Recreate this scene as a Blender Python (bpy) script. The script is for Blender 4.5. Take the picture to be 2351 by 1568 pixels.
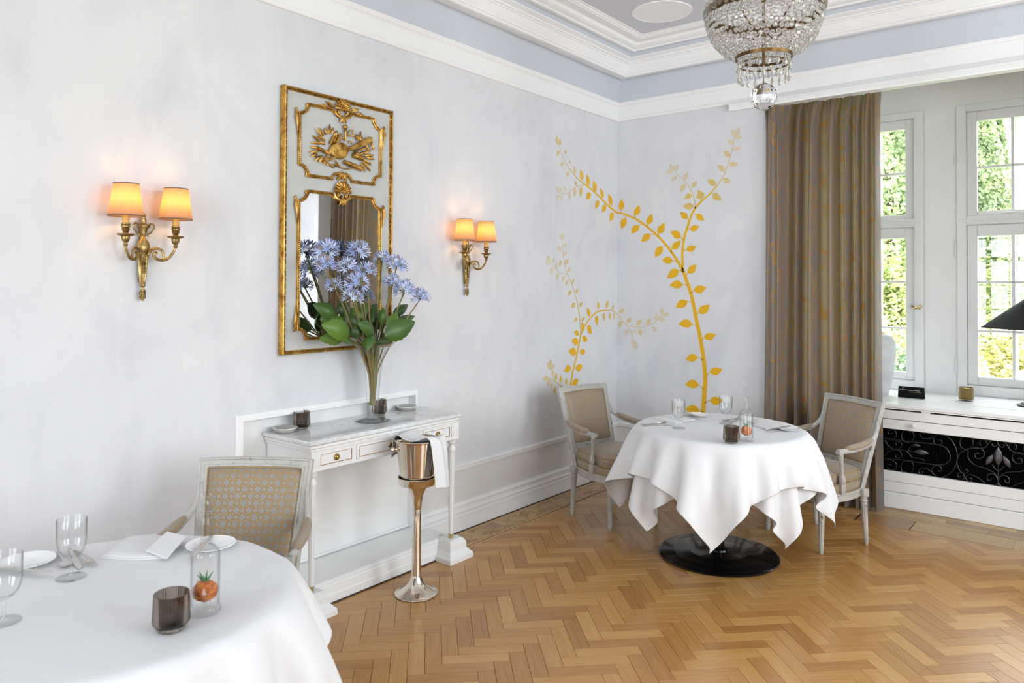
import bpy, bmesh, math, random
import numpy as np
from mathutils import Vector, Matrix
random.seed(7)
for o in list(bpy.data.objects): bpy.data.objects.remove(o, do_unlink=True)
COL = bpy.context.scene.collection
SC = bpy.context.scene
PI = math.pi
# ---------------------------------------------------------------- camera
CAM_P = Vector((3.3015, -5.586, 1.6))
def cam_axes():
    p, r, y = (math.radians(a) for a in (0.952, 0.2708, 38.6457))
    fw = Vector((-math.sin(y), math.cos(y), 0)); rt = Vector((math.cos(y), math.sin(y), 0)); up = Vector((0, 0, 1))
    F = fw*math.cos(p)+up*math.sin(p); u2 = up*math.cos(p)-fw*math.sin(p)
    return rt*math.cos(r)+u2*math.sin(r), u2*math.cos(r)-rt*math.sin(r), F
RT, UP, FW = cam_axes()
FPX = 1703.1367
cam = bpy.data.objects.new('camera', bpy.data.cameras.new('camera')); COL.objects.link(cam)
cam.data.sensor_width = 36; cam.data.lens = FPX/2351*36; cam.data.shift_y = -160.6/2351
cam.data.dof.use_dof = True; cam.data.dof.focus_distance = 4.4; cam.data.dof.aperture_fstop = 4.5
cam.data.clip_start = 0.05; cam.data.clip_end = 300
M = Matrix((RT, UP, -FW)).transposed().to_4x4(); M.translation = CAM_P; cam.matrix_world = M
SC.camera = cam
def ray(u, v): return FW + RT*((u-1175.5)/FPX) - UP*((v-623.4)/FPX)
def onx(u, v, x): d = ray(u, v); return CAM_P + d*((x-CAM_P.x)/d.x)
def ony(u, v, y): d = ray(u, v); return CAM_P + d*((y-CAM_P.y)/d.y)
def onz(u, v, z): d = ray(u, v); return CAM_P + d*((z-CAM_P.z)/d.z)
# ---------------------------------------------------------------- daylight and exposure
SC.view_settings.view_transform = 'Standard'; SC.view_settings.look = 'None'
SC.view_settings.gamma = 1; SC.view_settings.use_curve_mapping = False
SC.view_settings.exposure = 0.20
cy = SC.cycles; cy.max_bounces = 6; cy.diffuse_bounces = 3; cy.glossy_bounces = 3; cy.transmission_bounces = 6; cy.transparent_max_bounces = 10
cy.caustics_reflective = False; cy.caustics_refractive = False; cy.sample_clamp_indirect = 8; cy.adaptive_threshold = 0.07; cy.blur_glossy = 0.5
SKY = 11.0
w = bpy.data.worlds.new('sky'); SC.world = w; w.use_nodes = True
bg = w.node_tree.nodes['Background']; bg.inputs[0].default_value = (0.90, 0.95, 1.0, 1); bg.inputs[1].default_value = SKY
sl = bpy.data.lights.new('sun', 'SUN'); sl.energy = 11.0; sl.angle = math.radians(6); sl.color = (1, 0.95, 0.85)
sun = bpy.data.objects.new('sun', sl); COL.objects.link(sun)
sun.rotation_euler = Vector((0.85, 0.06, -1.0)).to_track_quat('-Z', 'Y').to_euler()
# room box
RW, RD, CZ = 5.3, 8.2, 3.523          # right wall x, front wall at y = -RD, ceiling
AX0, AX1, AY = 1.345, 4.75, 1.2        # window alcove
WINR = [(-2.4, -0.8), (-4.7, -3.2)]   # right wall windows (y ranges)
WINF_ADDED = [(.9, 2.3), (3.0, 4.4)]                           # front wall windows added behind the camera for frontal light (x ranges)
WZ0, WZ1 = 0.62, 2.95
def portal(loc, rot, sx, sy):
    l = bpy.data.lights.new('sky_portal', 'AREA'); l.shape = 'RECTANGLE'; l.size = sx; l.size_y = sy
    l.cycles.is_portal = True
    o = bpy.data.objects.new('sky_portal', l); COL.objects.link(o); o.location = loc; o.rotation_euler = rot
for y0, y1 in WINR: portal((RW+.32, (y0+y1)/2, (WZ0+WZ1)/2), (0, PI/2, 0), WZ1-WZ0, y1-y0)
for x0, x1 in WINF_ADDED: portal(((x0+x1)/2, -RD-.32, (WZ0+WZ1)/2), (PI/2, 0, 0), x1-x0, WZ1-WZ0)
portal((3.0, AY+.25, 1.93), (-PI/2, 0, 0), 3.4, 2.3)
# ---------------------------------------------------------------- node materials
MATS = {}
class N:
    def __init__(s, name):
        s.m = bpy.data.materials.new(name); s.m.use_nodes = True; s.t = s.m.node_tree; s.n = s.t.nodes; s.l = s.t.links
        s.b = s.n['Principled BSDF']; MATS[name] = s.m
    def new(s, kind, **kw):
        n = s.n.new('ShaderNode'+kind)
        for k, v in kw.items(): setattr(n, k, v)
        return n
    def val(s, sock, v):
        if hasattr(v, 'links') or isinstance(v, bpy.types.NodeSocket): s.l.new(v, sock)
        else: sock.default_value = v
    def math(s, op, a, b=0.0, c=0.0):
        n = s.new('Math', operation=op)
        for i, x in enumerate((a, b, c)):
            if i < len(n.inputs): s.val(n.inputs[i], x)
        return n.outputs[0]
    def coord(s, kind='Object'): return s.new('TexCoord').outputs[kind]
    def map(s, vec, scale=(1, 1, 1), rot=(0, 0, 0), loc=(0, 0, 0)):
        n = s.new('Mapping'); s.l.new(vec, n.inputs[0]); s.val(n.inputs[1], loc); s.val(n.inputs[2], rot); s.val(n.inputs[3], scale); return n.outputs[0]
    def noise(s, vec, scale, detail=3, rough=.55, dist=0):
        n = s.new('TexNoise'); s.l.new(vec, n.inputs['Vector']); n.inputs['Scale'].default_value = scale
        n.inputs['Detail'].default_value = detail; n.inputs['Roughness'].default_value = rough; n.inputs['Distortion'].default_value = dist
        return n.outputs['Fac']
    def ramp(s, fac, stops):
        n = s.new('ValToRGB'); s.l.new(fac, n.inputs[0]); e = n.color_ramp.elements
        while len(e) < len(stops): e.new(.5)
        for i, (p, c) in enumerate(stops):
            e[i].position = p; e[i].color = (*c, 1) if len(c) == 3 else c
        return n.outputs[0]
    def mix(s, fac, a, b):
        n = s.new('Mix', data_type='RGBA'); s.val(n.inputs[0], fac)
        for sock, v in ((n.inputs[6], a), (n.inputs[7], b)):
            s.val(sock, (*v, 1) if isinstance(v, tuple) and len(v) == 3 else v)
        return n.outputs[2]
    def col(s, v): s.val(s.b.inputs['Base Color'], (*v, 1) if isinstance(v, tuple) and len(v) == 3 else v); return s
    def set(s, **kw):
        names = dict(rough='Roughness', metal='Metallic', ior='IOR', trans='Transmission Weight', spec='Specular IOR Level', coat='Coat Weight', sheen='Sheen Weight', alpha='Alpha', sub='Subsurface Weight')
        for k, v in kw.items(): s.val(s.b.inputs[names[k]], v)
        return s
    def bump(s, h, strength=.2, dist=.01):
        n = s.new('Bump'); n.inputs['Strength'].default_value = strength; n.inputs['Distance'].default_value = dist
        s.l.new(h, n.inputs['Height']); s.l.new(n.outputs[0], s.b.inputs['Normal']); return s
def simple(name, c, rough=.5, metal=0, var=.0, scale=12, c2=None, bump=0, bscale=60, **kw):
    """plain surface with a little noise in its colour and relief"""
    n = N(name); o = n.coord()
    d = c2 if c2 else tuple(max(0, x*(1-var)) for x in c)
    n.col(n.ramp(n.noise(o, scale, 4), [(.35, d), (.65, c)])).set(rough=rough, metal=metal, **kw)
    if bump: n.bump(n.noise(o, bscale, 3), bump, .004)
    return n.m
# ---------------------------------------------------------------- mesh builder
class MB:
    def __init__(s): s.v = []; s.f = []; s.uv = []; s.has_uv = False; s.mi = []; s.cur = 0
    def add(s, verts, faces, uvs=None):
        k = len(s.v); s.v += [tuple(p) for p in verts]
        for i, f in enumerate(faces):
            s.f.append(tuple(k+j for j in f)); s.mi.append(s.cur)
            if uvs: s.uv.append([uvs[j] for j in f]); s.has_uv = True
            else: s.uv.append([(0, 0)]*len(f))
        return s
    def box(s, c, d, rz=0, bev=0, M=None):
        x, y, z = (q/2 for q in d)
        if bev > 0:
            b = min(bev, x*.9, y*.9, z*.9); P = []
            for sx in (-1, 1):
                for sy in (-1, 1):
                    for sz in (-1, 1):
                        P += [(sx*x, sy*(y-b), sz*(z-b)), (sx*(x-b), sy*y, sz*(z-b)), (sx*(x-b), sy*(y-b), sz*z)]
            bm = bmesh.new()
            for p in P: bm.verts.new(p)
            bmesh.ops.convex_hull(bm, input=bm.verts); bm.verts.index_update()
            bmesh.ops.dissolve_limit(bm, angle_limit=.01, verts=bm.verts, edges=bm.edges); bm.verts.index_update()
            V = [v.co.copy() for v in bm.verts]; F = [[v.index for v in f.verts] for f in bm.faces]; bm.free()
        else:
            V = [Vector((sx*x, sy*y, sz*z)) for sx in (-1, 1) for sy in (-1, 1) for sz in (-1, 1)]
            F = [(0, 1, 3, 2), (4, 6, 7, 5), (0, 4, 5, 1), (2, 3, 7, 6), (0, 2, 6, 4), (1, 5, 7, 3)]
        R = Matrix.Rotation(rz, 3, 'Z') if rz else None
        if M is not None: V = [M @ p for p in V]
        elif R: V = [R @ p for p in V]
        C = Vector(c); return s.add([p+C for p in V], F)
    def bx(s, x0, x1, y0, y1, z0, z1, bev=0): return s.box(((x0+x1)/2, (y0+y1)/2, (z0+z1)/2), (abs(x1-x0), abs(y1-y0), abs(z1-z0)), bev=bev)
    def lathe(s, prof, c=(0, 0, 0), n=24, M=None, closed=False, flute=None, rfun=None):
        """prof: (r,z) list; r=0 ends become poles"""
        C = Vector(c); V = []; idx = []
        for i, (r, z) in enumerate(prof):
            if r <= 1e-6: idx.append([len(V)]*n); V.append(Vector((0, 0, z)))
            else:
                row = []
                for k in range(n):
                    a = 2*PI*k/n; rr = r
                    if flute and flute[0] <= i <= flute[1]: rr = r*(1-flute[2]*(k % 2))
                    if rfun: rr = rfun(r, z, a)
                    row.append(len(V)); V.append(Vector((rr*math.cos(a), rr*math.sin(a), z)))
                idx.append(row)
        F = []
        L = len(prof)
        for i in range(L if closed else L-1):
            A, B = idx[i], idx[(i+1) % L]
            for k in range(n):
                q = [A[k], A[(k+1) % n], B[(k+1) % n], B[k]]
                q = [x for j, x in enumerate(q) if x not in q[:j]]
                if len(q) > 2: F.append(q)
        if M is not None: V = [M @ p for p in V]
        return s.add([p+C for p in V], F)
    def tube(s, pts, r, n=8, cap=True, flat=1.0, upv=None, taper=None):
        """round bar along pts; r number or list; flat squashes along the frame normal"""
        P = [Vector(p) for p in pts]; m = len(P); R = r if isinstance(r, (list, tuple)) else [r]*m
        T = [(P[min(i+1, m-1)]-P[max(i-1, 0)]).normalized() for i in range(m)]
        u = Vector(upv) if upv else (Vector((0, 0, 1)) if abs(T[0].z) < .9 else Vector((1, 0, 0)))
        V = []; 
        for i in range(m):
            u = (u - T[i]*u.dot(T[i]));
            if u.length < 1e-5: u = T[i].orthogonal()
            u.normalize(); w_ = T[i].cross(u)
            for k in range(n):
                a = 2*PI*k/n; V.append(P[i]+u*(math.cos(a)*R[i]*flat)+w_*(math.sin(a)*R[i]))
        F = [(i*n+k, i*n+(k+1) % n, (i+1)*n+(k+1) % n, (i+1)*n+k) for i in range(m-1) for k in range(n)]
        if cap: F += [tuple(range(n-1, -1, -1)), tuple(range((m-1)*n, m*n))]
        return s.add(V, F)
    def sweep(s, path, prof, upf, closed=False, cap=True):
        """profile (a,b) swept along path: a along side vector, b along upf (constant)"""
        P = [Vector(p) for p in path]; m = len(P); U = Vector(upf).normalized(); V = []
        for i in range(m):
            if closed: a, b = P[(i-1) % m], P[(i+1) % m]
            else: a, b = P[max(i-1, 0)], P[min(i+1, m-1)]
            d0 = (P[i]-a); d1 = (b-P[i])
            if d0.length < 1e-9: d0 = d1
            if d1.length < 1e-9: d1 = d0
            d0.normalize(); d1.normalize(); t = (d0+d1)
            if t.length < 1e-6: t = d1
            t.normalize(); side = t.cross(U).normalized(); k = 1/max(.35, t.dot(d1))
            for x, y in prof: V.append(P[i]+side*(x*k)+U*y)
        n = len(prof); F = []
        for i in range(m if closed else m-1):
            j = (i+1) % m
            for k in range(n): F.append((i*n+k, i*n+(k+1) % n, j*n+(k+1) % n, j*n+k))
        if cap and not closed: F += [tuple(range(n-1, -1, -1)), tuple(range((m-1)*n, m*n))]
        return s.add(V, F)
    def prism(s, poly, z0, z1, M=None):
        n = len(poly); V = [Vector((x, y, z0)) for x, y in poly]+[Vector((x, y, z1)) for x, y in poly]
        if M is not None: V = [M @ p for p in V]
        return s.add(V, [tuple(range(n-1, -1, -1)), tuple(range(n, 2*n))]+[(i, (i+1) % n, n+(i+1) % n, n+i) for i in range(n)])
    def grid(s, fn, nu, nv, uvf=None, wrap=False, two=None):
        V = [fn(i/nu, j/nv) for j in range(nv+1) for i in range(nu+1)]
        F = [(j*(nu+1)+i, j*(nu+1)+i+1, (j+1)*(nu+1)+i+1, (j+1)*(nu+1)+i) for j in range(nv) for i in range(nu)]
        uv = [uvf(i/nu, j/nv) if uvf else (i/nu, j/nv) for j in range(nv+1) for i in range(nu+1)]
        return s.add(V, F, uv)
    def ball(s, c, r, n=10, m=7, sc=(1, 1, 1), M=None):
        pr = [(math.sin(PI*i/m), -math.cos(PI*i/m)) for i in range(m+1)]; pr[0] = (0, -1); pr[-1] = (0, 1)
        S = Matrix.Diagonal((r*sc[0], r*sc[1], r*sc[2])); return s.lathe(pr, c, n, (M @ S) if M is not None else S)
    def xf(s, M):
        s.v = [tuple(M @ Vector(p)) for p in s.v]; return s
    def mesh(s, name, mats, smooth=True, angle=38, merge=False, recalc=True):
        me = bpy.data.meshes.new(name); me.from_pydata(s.v, [], s.f)
        if s.has_uv:
            ul = me.uv_layers.new(name='UVMap'); ul.data.foreach_set('uv', [c for f in s.uv for p in f for c in p])
        for m in (mats if isinstance(mats, (list, tuple)) else [mats]): me.materials.append(m if not isinstance(m, str) else MATS[m])
        if max(s.mi, default=0) > 0: me.polygons.foreach_set('material_index', s.mi)
        if merge or recalc:
            bm = bmesh.new(); bm.from_mesh(me)
            if merge: bmesh.ops.remove_doubles(bm, verts=bm.verts, dist=1e-5)
            if recalc: bmesh.ops.recalc_face_normals(bm, faces=bm.faces)
            bm.to_mesh(me); bm.free()
        if smooth:
            me.polygons.foreach_set('use_smooth', [True]*len(me.polygons)); me.set_sharp_from_angle(angle=math.radians(angle))
        me.update(); return me
    def build(s, name, mats, parent=None, **kw): return link(name, s.mesh(name, mats, **kw), parent)
def link(name, me, parent=None, loc=None):
    o = bpy.data.objects.new(name, me); COL.objects.link(o)
    if parent is not None: o.parent = parent
    if loc is not None: o.location = loc
    return o
def tag(o, label=None, cat=None, group=None, kind=None):
    if label: o['label'] = label
    if cat: o['category'] = cat
    if group: o['group'] = group
    if kind: o['kind'] = kind
    return o
def thing(name, label, cat, loc=(0, 0, 0), rz=0, group=None):
    o = bpy.data.objects.new(name, None); COL.objects.link(o); o.location = loc; o.rotation_euler = (0, 0, rz); o.empty_display_size = .05
    return tag(o, label, cat, group)
def kids(o): return [c for c in bpy.data.objects if c.parent == o]
def copy_tree(o, parent=None, loc=None, rz=None, label=None, group=None):
    c = o.copy(); COL.objects.link(c); c.parent = parent
    if loc is not None: c.location = loc
    if rz is not None: c.rotation_euler = (0, 0, rz)
    if label: c['label'] = label
    if group: c['group'] = group
    for ch in kids(o): copy_tree(ch, c)
    return c
def struct(o): o['kind'] = 'structure'; return o
def catmull(pts, per=6, closed=False):
    P = [Vector(p) for p in pts]; n = len(P); out = []
    for i in range(n if closed else n-1):
        p0, p1, p2, p3 = (P[(i-1) % n], P[i], P[(i+1) % n], P[(i+2) % n]) if closed else (P[max(i-1, 0)], P[i], P[i+1], P[min(i+2, n-1)])
        for k in range(per):
            t = k/per; out.append(.5*((2*p1)+(p2-p0)*t+(2*p0-5*p1+4*p2-p3)*t*t+(3*p1-p0-3*p2+p3)*t**3))
    if not closed: out.append(P[-1])
    return out

def part(t, m, name, mat, parent=None, **kw):
    """build mesh given in room coordinates as a part of thing t"""
    m.xf(Matrix.Translation(-Vector(t.location))); return m.build(name, mat, parent if parent is not None else t, **kw)
def spiral(c, r0, r1, a0, a1, n=18):
    return [(c[0]+(r0+(r1-r0)*i/n)*math.cos(a0+(a1-a0)*i/n), c[1]+(r0+(r1-r0)*i/n)*math.sin(a0+(a1-a0)*i/n)) for i in range(n+1)]
# ---------------------------------------------------------------- materials
def plaster():
    n = N('wall_plaster'); o = n.coord()
    a = n.noise(n.map(o, (1.0, 1.1, .8)), 1.6, 5, .6, 1.2); b = n.noise(n.map(o, (1, 1, .35), (.5, .3, 0)), 5.5, 4, .6, .8)
    f = n.math('ADD', n.math('MULTIPLY', a, .65), n.math('MULTIPLY', b, .35))
    n.col(n.ramp(f, [(.30, (.635, .638, .675)), (.46, (.715, .718, .745)), (.68, (.775, .778, .79))])).set(rough=.55)
    n.bump(b, .05, .01)
plaster()
simple('white_trim', (.90, .90, .895), .32, var=.03, scale=5)
simple('white_wood', (.89, .89, .885), .28, var=.03, scale=6)
simple('ceiling_white', (.92, .92, .915), .6, var=.02, scale=4)
simple('ceiling_blue', (.63, .665, .73), .6, var=.04, scale=3)
simple('ceiling_lilac', (.66, .665, .71), .6, var=.03, scale=3)
simple('dado_cream', (.80, .79, .77), .45, var=.03, scale=4)
simple('dark_joint', (.05, .025, .012), .7, var=.2)
simple('black_metal', (.012, .012, .014), .32, metal=.3, var=.2)
simple('black_satin', (.008, .008, .008), .36, var=.2, spec=.25)
simple('black_gloss', (.004, .004, .005), .16, var=.2, spec=.35)
simple('iron', (.075, .075, .08), .36, metal=.9, var=.3)
simple('iron_leaf', (.11, .11, .12), .3, metal=.9, var=.35, scale=40)
simple('black_void', (.002, .002, .0025), .8, var=.2, spec=.05)
simple('matte_black', (.007, .007, .007), .6, var=.2, spec=.12)
simple('brass', (.62, .44, .18), .28, metal=1, c2=(.40, .26, .09), scale=30)
simple('antique_brass', (.50, .36, .15), .38, metal=1, c2=(.22, .145, .055), scale=45, bump=.15, bscale=120)
simple('chandelier_brass', (.20, .12, .045), .42, metal=1, c2=(.09, .05, .02), scale=45)
simple('candle_sleeve', (.70, .42, .09), .42, var=.15, scale=20)
simple('silver', (.93, .90, .85), .30, metal=.72, var=.05, scale=9)
simple('dark_silver', (.62, .60, .57), .2, metal=1, var=.15, scale=20)
simple('copper_silver', (.80, .75, .68), .14, metal=1, c2=(.72, .62, .50), scale=6)
simple('linen_white', (.755, .755, .77), .75, var=.02, scale=8, bump=.06, bscale=900, sheen=.1)
simple('porcelain', (.88, .89, .90), .12, var=.02)
simple('ceramic_grey', (.62, .63, .64), .6, var=.2, scale=10, bump=.2, bscale=30)
simple('stem_green', (.20, .19, .05), .5, c2=(.12, .13, .04), scale=25)
simple('stem_brown', (.30, .19, .06), .5, c2=(.16, .14, .05), scale=25)
simple('bract', (.62, .42, .08), .5, c2=(.48, .36, .08), scale=40)
simple('petal_blue', (.32, .40, .74), .5, c2=(.47, .55, .86), scale=60)
simple('petal_pale', (.70, .76, .91), .5, c2=(.50, .58, .86), scale=60)
simple('petal_bud', (.36, .17, .24), .5, c2=(.55, .35, .30), scale=60)
simple('pedicel', (.34, .42, .22), .5, var=.3)
simple('card_white', (.55, .55, .53), .6)
simple('card_gold', (.30, .24, .12), .6)
def gold():
    n = N('gilt'); o = n.coord(); a = n.noise(o, 26, 4); b = n.noise(o, 90, 2)
    n.col(n.ramp(a, [(.32, (.26, .12, .025)), (.5, (.56, .31, .07)), (.7, (.78, .50, .15))])).set(rough=n.math('MULTIPLY_ADD', b, .25, .26), metal=.92); n.bump(b, .25, .002)
    n = N('gilt_dark'); o = n.coord(); a = n.noise(o, 40, 3)
    n.col(n.ramp(a, [(.35, (.10, .045, .012)), (.65, (.34, .18, .04))])).set(rough=.4, metal=.9)
    n = N('gilt_panel'); o = n.coord(); a = n.noise(o, 3, 5)
    n.col(n.ramp(a, [(.3, (.50, .50, .48)), (.7, (.62, .62, .61))])).set(rough=.5); n.bump(n.noise(n.map(o, (1, 12, 1)), 20, 3), .12, .003)
gold()
def glass(name, c=(1, 1, 1), ior=1.5, rough=0.0):
    n = N(name); n.set(trans=1.0, rough=rough, ior=ior); n.b.inputs['Base Color'].default_value = (*c, 1)
    return n.m
glass('clear_glass', (.99, .99, .99), 1.42); glass('vase_glass', (.97, .985, .985), 1.45)
glass('smoked_glass', (.40, .34, .29), 1.4, .04); glass('green_glass', (.15, .5, .2), 1.4); glass('gold_glass', (.72, .52, .18), 1.45, .05)
def crystal():
    n = N('crystal'); n.set(trans=1.0, rough=0.0, ior=1.5); n.b.inputs['Base Color'].default_value = (1, .985, .955, 1); out = n.n['Material Output']
    d = n.new('BsdfTranslucent'); d.inputs[0].default_value = (.95, .90, .82, 1); e = n.new('BsdfDiffuse'); e.inputs[0].default_value = (.92, .88, .82, 1)
    a = n.new('AddShader'); n.l.new(d.outputs[0], a.inputs[0]); n.l.new(e.outputs[0], a.inputs[1]); t = n.new('BsdfTransparent')
    m1 = n.new('MixShader'); m1.inputs[0].default_value = .45; n.l.new(a.outputs[0], m1.inputs[1]); n.l.new(t.outputs[0], m1.inputs[2])
    m2 = n.new('MixShader'); m2.inputs[0].default_value = .20; n.l.new(n.b.outputs[0], m2.inputs[1]); n.l.new(m1.outputs[0], m2.inputs[2]); n.l.new(m2.outputs[0], out.inputs[0])
crystal()
def thin_glass():
    n = N('window_glass'); n.n.remove(n.b); out = n.n['Material Output']
    t = n.new('BsdfTransparent'); t.inputs[0].default_value = (.985, .99, .985, 1); g = n.new('BsdfGlossy'); g.inputs['Roughness'].default_value = .0
    lw = n.new('LayerWeight'); lw.inputs[0].default_value = .5; f = n.math('MULTIPLY_ADD', n.math('POWER', lw.outputs['Facing'], 5.0), .9, .04)
    m = n.new('MixShader'); n.l.new(f, m.inputs[0]); n.l.new(t.outputs[0], m.inputs[1]); n.l.new(g.outputs[0], m.inputs[2]); n.l.new(m.outputs[0], out.inputs[0])
thin_glass()
n = N('mirror_glass'); n.col((.92, .93, .93)).set(metal=1, rough=.0)
def wood(name, rnd):
    """oak block: uv u along the grain in metres; one random number per block shifts tone"""
    n = N(name); uv = n.new('UVMap').outputs[0]
    r = n.new('ObjectInfo').outputs['Random'] if rnd == 'obj' else n.new('NewGeometry').outputs['Random Per Island']
    off = n.new('CombineXYZ'); n.l.new(n.math('MULTIPLY', r, 37.0), off.inputs[0]); n.l.new(n.math('MULTIPLY', r, 91.0), off.inputs[1])
    va = n.new('VectorMath', operation='ADD'); n.l.new(uv, va.inputs[0]); n.l.new(off.outputs[0], va.inputs[1]); p = va.outputs[0]
    fine = n.noise(n.map(p, (6, 110, 1)), 1.0, 3, .6); big = n.noise(n.map(p, (2.2, 26, 1)), 1.0, 2, .5, 2.0)
    pores = n.noise(n.map(p, (25, 420, 1)), 1.0, 2, .6)
    t = n.math('ADD', n.math('MULTIPLY', big, .5), n.math('MULTIPLY', fine, .5))
    r2 = n.math('FRACT', n.math('MULTIPLY', r, 7.31))
    ra = n.math('MULTIPLY_ADD', r2, .36, n.math('MULTIPLY', t, .62))
    c = n.ramp(ra, [(.18, (.300, .132, .034)), (.40, (.410, .198, .054)), (.60, (.500, .265, .078)), (.85, (.590, .350, .122))])
    c = n.mix(n.math('MULTIPLY', n.math('LESS_THAN', pores, .38), .16), c, (.22, .09, .025))
    n.col(c).set(rough=n.math('MULTIPLY_ADD', fine, .10, .19), spec=.6); n.bump(pores, .03, .002)
wood('oak_block', 'obj'); wood('oak_field', 'isl')
def wood_dark():
    n = N('oak_border'); uv = n.new('UVMap').outputs[0]; r = n.new('ObjectInfo').outputs['Random']
    off = n.new('CombineXYZ'); n.l.new(n.math('MULTIPLY', r, 37.0), off.inputs[0]); n.l.new(n.math('MULTIPLY', r, 51.0), off.inputs[1])
    va = n.new('VectorMath', operation='ADD'); n.l.new(uv, va.inputs[0]); n.l.new(off.outputs[0], va.inputs[1])
    t = n.noise(n.map(va.outputs[0], (7, 90, 1)), 1.0, 3, .6)
    ra = n.math('MULTIPLY_ADD', r, .5, n.math('MULTIPLY', t, .5))
    n.col(n.ramp(ra, [(.25, (.30, .155, .058)), (.5, (.42, .235, .088)), (.75, (.53, .32, .13))])).set(rough=.27)
wood_dark()
def marble():
    n = N('marble'); o = n.coord(); a = n.noise(o, 9, 8, .7, 1.5); b = n.noise(o, 46, 5, .7, 1.0)
    f = n.math('ADD', n.math('MULTIPLY', a, .55), n.math('MULTIPLY', b, .45))
    n.col(n.ramp(f, [(.33, (.40, .41, .42)), (.43, (.66, .67, .675)), (.54, (.79, .795, .80)), (.7, (.86, .86, .86))])).set(rough=.07)
marble()
def chair_paint():
    n = N('chair_paint'); o = n.coord(); wear = n.noise(n.map(o, (1, 1, .45)), 26, 5, .7); fine = n.noise(n.map(o, (1, 1, .2)), 90, 3, .6); tone = n.noise(o, 6, 3)
    base = n.ramp(tone, [(.3, (.38, .365, .335)), (.7, (.53, .515, .48))])
    c = n.mix(n.math('MULTIPLY', n.math('GREATER_THAN', fine, .58), .35), base, (.30, .25, .20))
    c = n.mix(n.math('GREATER_THAN', wear, .655), c, (.13, .07, .045))
    n.col(c).set(rough=.5); n.bump(fine, .15, .003)
chair_paint()
def fabric():
    n = N('chair_fabric'); uv = n.new('UVMap').outputs[0]; sx, sy = .052, .054
    sep = n.new('SeparateXYZ'); n.l.new(uv, sep.inputs[0]); x, y = sep.outputs[0], sep.outputs[1]
    def cell(ox, oy, kx=1, ky=1):
        u = n.math('MULTIPLY', n.math('SUBTRACT', n.math('FRACT', n.math('ADD', n.math('DIVIDE', x, sx*kx), ox)), .5), sx*kx)
        v = n.math('MULTIPLY', n.math('SUBTRACT', n.math('FRACT', n.math('ADD', n.math('DIVIDE', y, sy*ky), oy)), .5), sy*ky)
        return n.math('SQRT', n.math('ADD', n.math('MULTIPLY', u, u), n.math('MULTIPLY', v, v)))
    d1 = n.math('MINIMUM', cell(0, 0), cell(.5, .5))                       # ring centres
    d2 = n.math('MINIMUM', cell(.5, 0), cell(0, .5))                       # scroll centres between
    ring = n.math('LESS_THAN', n.math('ABSOLUTE', n.math('SUBTRACT', d1, .0108)), .0027)
    d4 = cell(0, 0, .5, .5)
    scr = n.math('LESS_THAN', n.math('ABSOLUTE', n.math('SUBTRACT', d4, .0062)), .0025)
    m = n.math('MAXIMUM', ring, scr)
    tn = n.noise(uv, 400, 2)
    ga = n.mix(tn, (.265, .15, .052), (.44, .28, .115)); gr = n.mix(tn, (.215, .20, .18), (.31, .29, .265))
    lw = n.new('LayerWeight'); lw.inputs[0].default_value = .5
    n.col(n.mix(m, gr, ga)).set(rough=n.math('MULTIPLY_ADD', m, .25, .38), sheen=.3); n.bump(n.math('ADD', m, n.math('MULTIPLY', tn, .2)), .5, .003)
fabric()
def curtain():
    n = N('curtain_fabric'); uv = n.new('UVMap').outputs[0]; out = n.n['Material Output']
    sep = n.new('SeparateXYZ'); n.l.new(uv, sep.inputs[0]); x, y = sep.outputs[0], sep.outputs[1]
    wob = n.noise(n.map(uv, (3, 1.6, 1)), 1.0, 3, .5)
    # long slanting stems: bands of a sheared coordinate, bent by noise
    def stems(shear, freq, amp, wd, off=0.0):
        q = n.math('ADD', n.math('MULTIPLY', n.math('ADD', x, n.math('MULTIPLY', y, shear)), freq), n.math('MULTIPLY_ADD', wob, amp, off))
        return n.math('LESS_THAN', n.math('ABSOLUTE', n.math('SUBTRACT', n.math('FRACT', q), .5)), wd*freq)
    v = n.new('TexVoronoi'); n.l.new(n.map(uv, (24, 14, 1)), v.inputs['Vector']); v.inputs['Scale'].default_value = 1.0
    leaf = n.math('LESS_THAN', v.outputs['Distance'], .24)
    keep = n.math('GREATER_THAN', n.noise(n.map(uv, (9, 6, 1)), 1.0, 1), .48); leaf = n.math('MULTIPLY', leaf, keep)
    st = n.math('MAXIMUM', stems(.30, 8.0, 1.6, .0034), n.math('MAXIMUM', stems(-.42, 7.0, 1.3, .0030, .3), stems(.05, 6.0, 2.2, .0034, .7)))
    m = n.math('MAXIMUM', leaf, st); tn = n.noise(n.map(uv, (300, 900, 1)), 1.0, 2)
    base = n.mix(tn, (.115, .096, .095), (.185, .162, .16)); c = n.mix(n.math('MULTIPLY', m, .9), base, (.40, .20, .04))
    n.col(c).set(rough=.5, sheen=.2)
    tr = n.new('BsdfTranslucent'); n.l.new(n.mix(m, (.74, .53, .24), (.46, .25, .06)), tr.inputs[0])
    mx = n.new('MixShader'); mx.inputs[0].default_value = .24; n.l.new(n.b.outputs[0], mx.inputs[1]); n.l.new(tr.outputs[0], mx.inputs[2]); n.l.new(mx.outputs[0], out.inputs[0])
curtain()
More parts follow.
